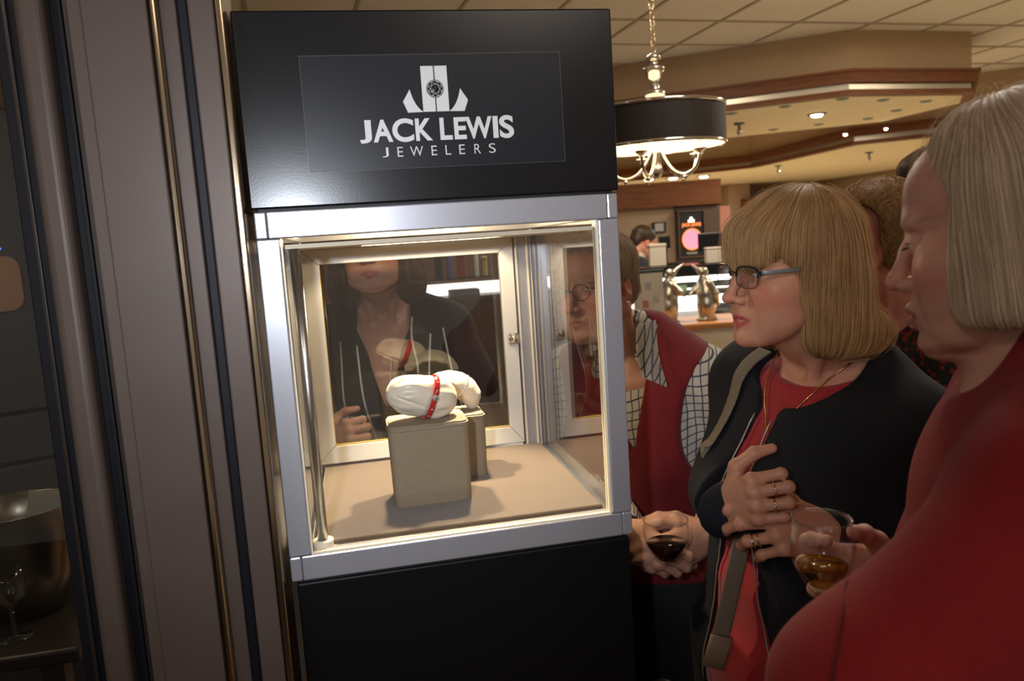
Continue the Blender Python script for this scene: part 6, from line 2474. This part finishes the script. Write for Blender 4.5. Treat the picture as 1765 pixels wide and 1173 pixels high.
def dots_mat():
    mt, nt, b = nodes('black_red_print')
    L = nt.links.new
    tc = nt.nodes.new('ShaderNodeTexCoord')
    v = nt.nodes.new('ShaderNodeTexVoronoi')
    v.inputs['Scale'].default_value = 62
    L(tc.outputs['Object'], v.inputs['Vector'])
    n = nt.nodes.new('ShaderNodeTexNoise')
    n.inputs['Scale'].default_value = 14
    L(tc.outputs['Object'], n.inputs['Vector'])
    ad = nt.nodes.new('ShaderNodeMath')
    ad.operation = 'MULTIPLY_ADD'
    L(n.outputs[0], ad.inputs[0])
    ad.inputs[1].default_value = -0.5
    ad.inputs[2].default_value = 0.68
    lt = nt.nodes.new('ShaderNodeMath')
    lt.operation = 'LESS_THAN'
    L(v.outputs['Distance'], lt.inputs[0])
    L(ad.outputs[0], lt.inputs[1])
    mx = nt.nodes.new('ShaderNodeMix')
    mx.data_type = 'RGBA'
    mx.inputs[6].default_value = (0.006, 0.005, 0.006, 1)
    mx.inputs[7].default_value = (0.16, 0.010, 0.012, 1)
    L(lt.outputs[0], mx.inputs[0])
    L(mx.outputs[2], b.inputs['Base Color'])
    b.inputs['Roughness'].default_value = 0.8
    return mt


def plain_top(name, parent, T, mt, cell=0.007, neck=(0.075, 0.105, 0.085), zc=-0.60, sd=1):
    S = Solid()
    torso_ops(S, T, 0.014, k=0.045)
    S.frame(*T)
    for s in SIDES:
        S.cone((s * 0.055, -0.03, 0.008), (s * 0.155, -0.01, -0.065), 0.040, 0.066, 0.03)
    S.frame()
    for s in SIDES:
        arm_ops(S, tp(T, s * 0.155, -0.005, -0.075), tp(T, s * 0.21, 0.0, -0.34), tp(T, s * 0.15, 0.16, -0.45), (0.062, 0.054, 0.046, 0.038), 0.006, 0.03, 0.95)
    S.frame(*T)
    S.ell((0, 0.045, 0.035), neck, 0.006, '-')
    S.frame()
    cut_below(S, T, zc)
    return solid_obj(name, S, cell, mt, parent, disp=folds(0.0025, 45, sd))


plain_top('patterned_top', w4, T4, dots_mat(), sd=3)
plain_trousers(w4, T4, hip4)

# ================================================================== tall man behind, only his dark hair shows
H5 = facing(P(1598, 322, 2.55), 80, 0)
T5 = facing(P(1610, 430, 2.60), 40, -3)
S = Solid().frame(*H5)
head_ops(S, {})
neck_ops(S, H5, T5, {})
torso_ops(S, T5, -0.004, bust=0, w=1.1)
for s in SIDES:
    arm_ops(S, tp(T5, s * 0.155, -0.005, -0.075), tp(T5, s * 0.21, 0.0, -0.34), tp(T5, s * 0.15, 0.16, -0.45))
hip5 = leg_ops(S, T5)
me = skin_mesh(S, [(H5[1] - [0.15, 0.15, 0.24], H5[1] + [0.15, 0.15, 0.13], 0.004)], 0.014, H5, {}, (0.42, 0.21, 0.14))
w5 = tag(link('person', me, SKIN), 'tall person with short dark-brown hair, mostly hidden behind the ash-blond woman', 'person')
HB5 = hair_mat('dark_brown_hair', (0.025, 0.012, 0.006), (0.11, 0.06, 0.03))
S = Solid().frame(*H5)
S.ell((0, -0.022, 0.040), (0.0920, 0.1060, 0.0920), 0.01)
S.ell((0, -0.080, -0.010), (0.068, 0.040, 0.060), 0.02)
S.ell((0, 0.112, -0.045), (0.078, 0.088, 0.090), 0.012, '-')
S.ell((0, 0.055, 0.064), (0.062, 0.030, 0.028), 0.02)
so = solid_obj('hair', S, 0.004, HB5, w5)
strands('hair_strands', S, HB5, so, 1500, 0, 0.008, 8, comb(H5), (-0.001, 0.004), 0.0004, seed=41, stop=lambda p: local(p, H5)[:, 2] < -0.06)
plain_top('dark_shirt', w5, T5, BLKJ, 0.010)
plain_trousers(w5, T5, hip5)

# ================================================================== man at the far counter
H3 = facing(P(1110, 418, 5.75), -118, -26)
T3 = facing(P(1101, 455, 5.75), -130, -18)
S = Solid().frame(*H3)
head_ops(S, {})
neck_ops(S, H3, T3, {})
torso_ops(S, T3, -0.004, bust=0, w=1.1)
a3 = {s: (tp(T3, s * 0.17, 0, -0.08), tp(T3, s * 0.23, 0.03, -0.36), tp(T3, s * 0.12, 0.26, -0.40)) for s in SIDES}
for s in SIDES:
    arm_ops(S, *a3[s])
    hand_ops(S, frame_from(T3[0][:, 1] * 0.8 - T3[0][:, 2] * 0.3 - T3[0][:, 0] * s * 0.3, T3[0][:, 2], a3[s][2]), [(20, 25, 20)] * 4, side=-s)
hip3 = leg_ops(S, T3)
me = skin_mesh(S, [(H3[1] - [0.15, 0.15, 0.2], H3[1] + [0.15, 0.15, 0.14], 0.004)], 0.011, H3, {}, (0.50, 0.22, 0.13))
w3 = tag(link('person', me, SKIN), 'man in a dark shirt with short dark hair, bending over the far counter', 'person')
S = Solid().frame(*H3)
S.ell((0, -0.022, 0.046), (0.0790, 0.0980, 0.0780), 0.01)
S.ell((0, -0.078, -0.010), (0.066, 0.036, 0.055), 0.02)
S.ell((0, 0.108, -0.035), (0.078, 0.088, 0.090), 0.012, '-')
solid_obj('hair', S, 0.005, HB5, w3)
S = Solid()
torso_ops(S, T3, 0.016, bust=0, w=1.12, k=0.05)
S.frame(*T3)
for s in SIDES:
    S.cone((s * 0.055, -0.03, 0.008), (s * 0.165, -0.01, -0.065), 0.042, 0.070, 0.03)
S.frame()
for s in SIDES:
    arm_ops(S, *a3[s], (0.068, 0.058, 0.050, 0.040), 0.006, 0.03, 0.95)
cut_below(S, T3, -0.55)
solid_obj('dark_shirt', S, 0.009, mat('charcoal_cloth', (0.014, 0.014, 0.016), 0.85), w3)
S = Solid().frame(*T3)
S.cone((0, -0.018, 0.0), (0, -0.018, 0.050), 0.066, 0.062, 0.01)
S.cone((0, -0.010, -0.05), (0, -0.006, 0.10), 0.052, 0.058, 0.004, '-')
solid_obj('shirt_collar', S, 0.005, mat('pale_collar', (0.45, 0.42, 0.32), 0.8), w3)
plain_trousers(w3, T3, hip3)
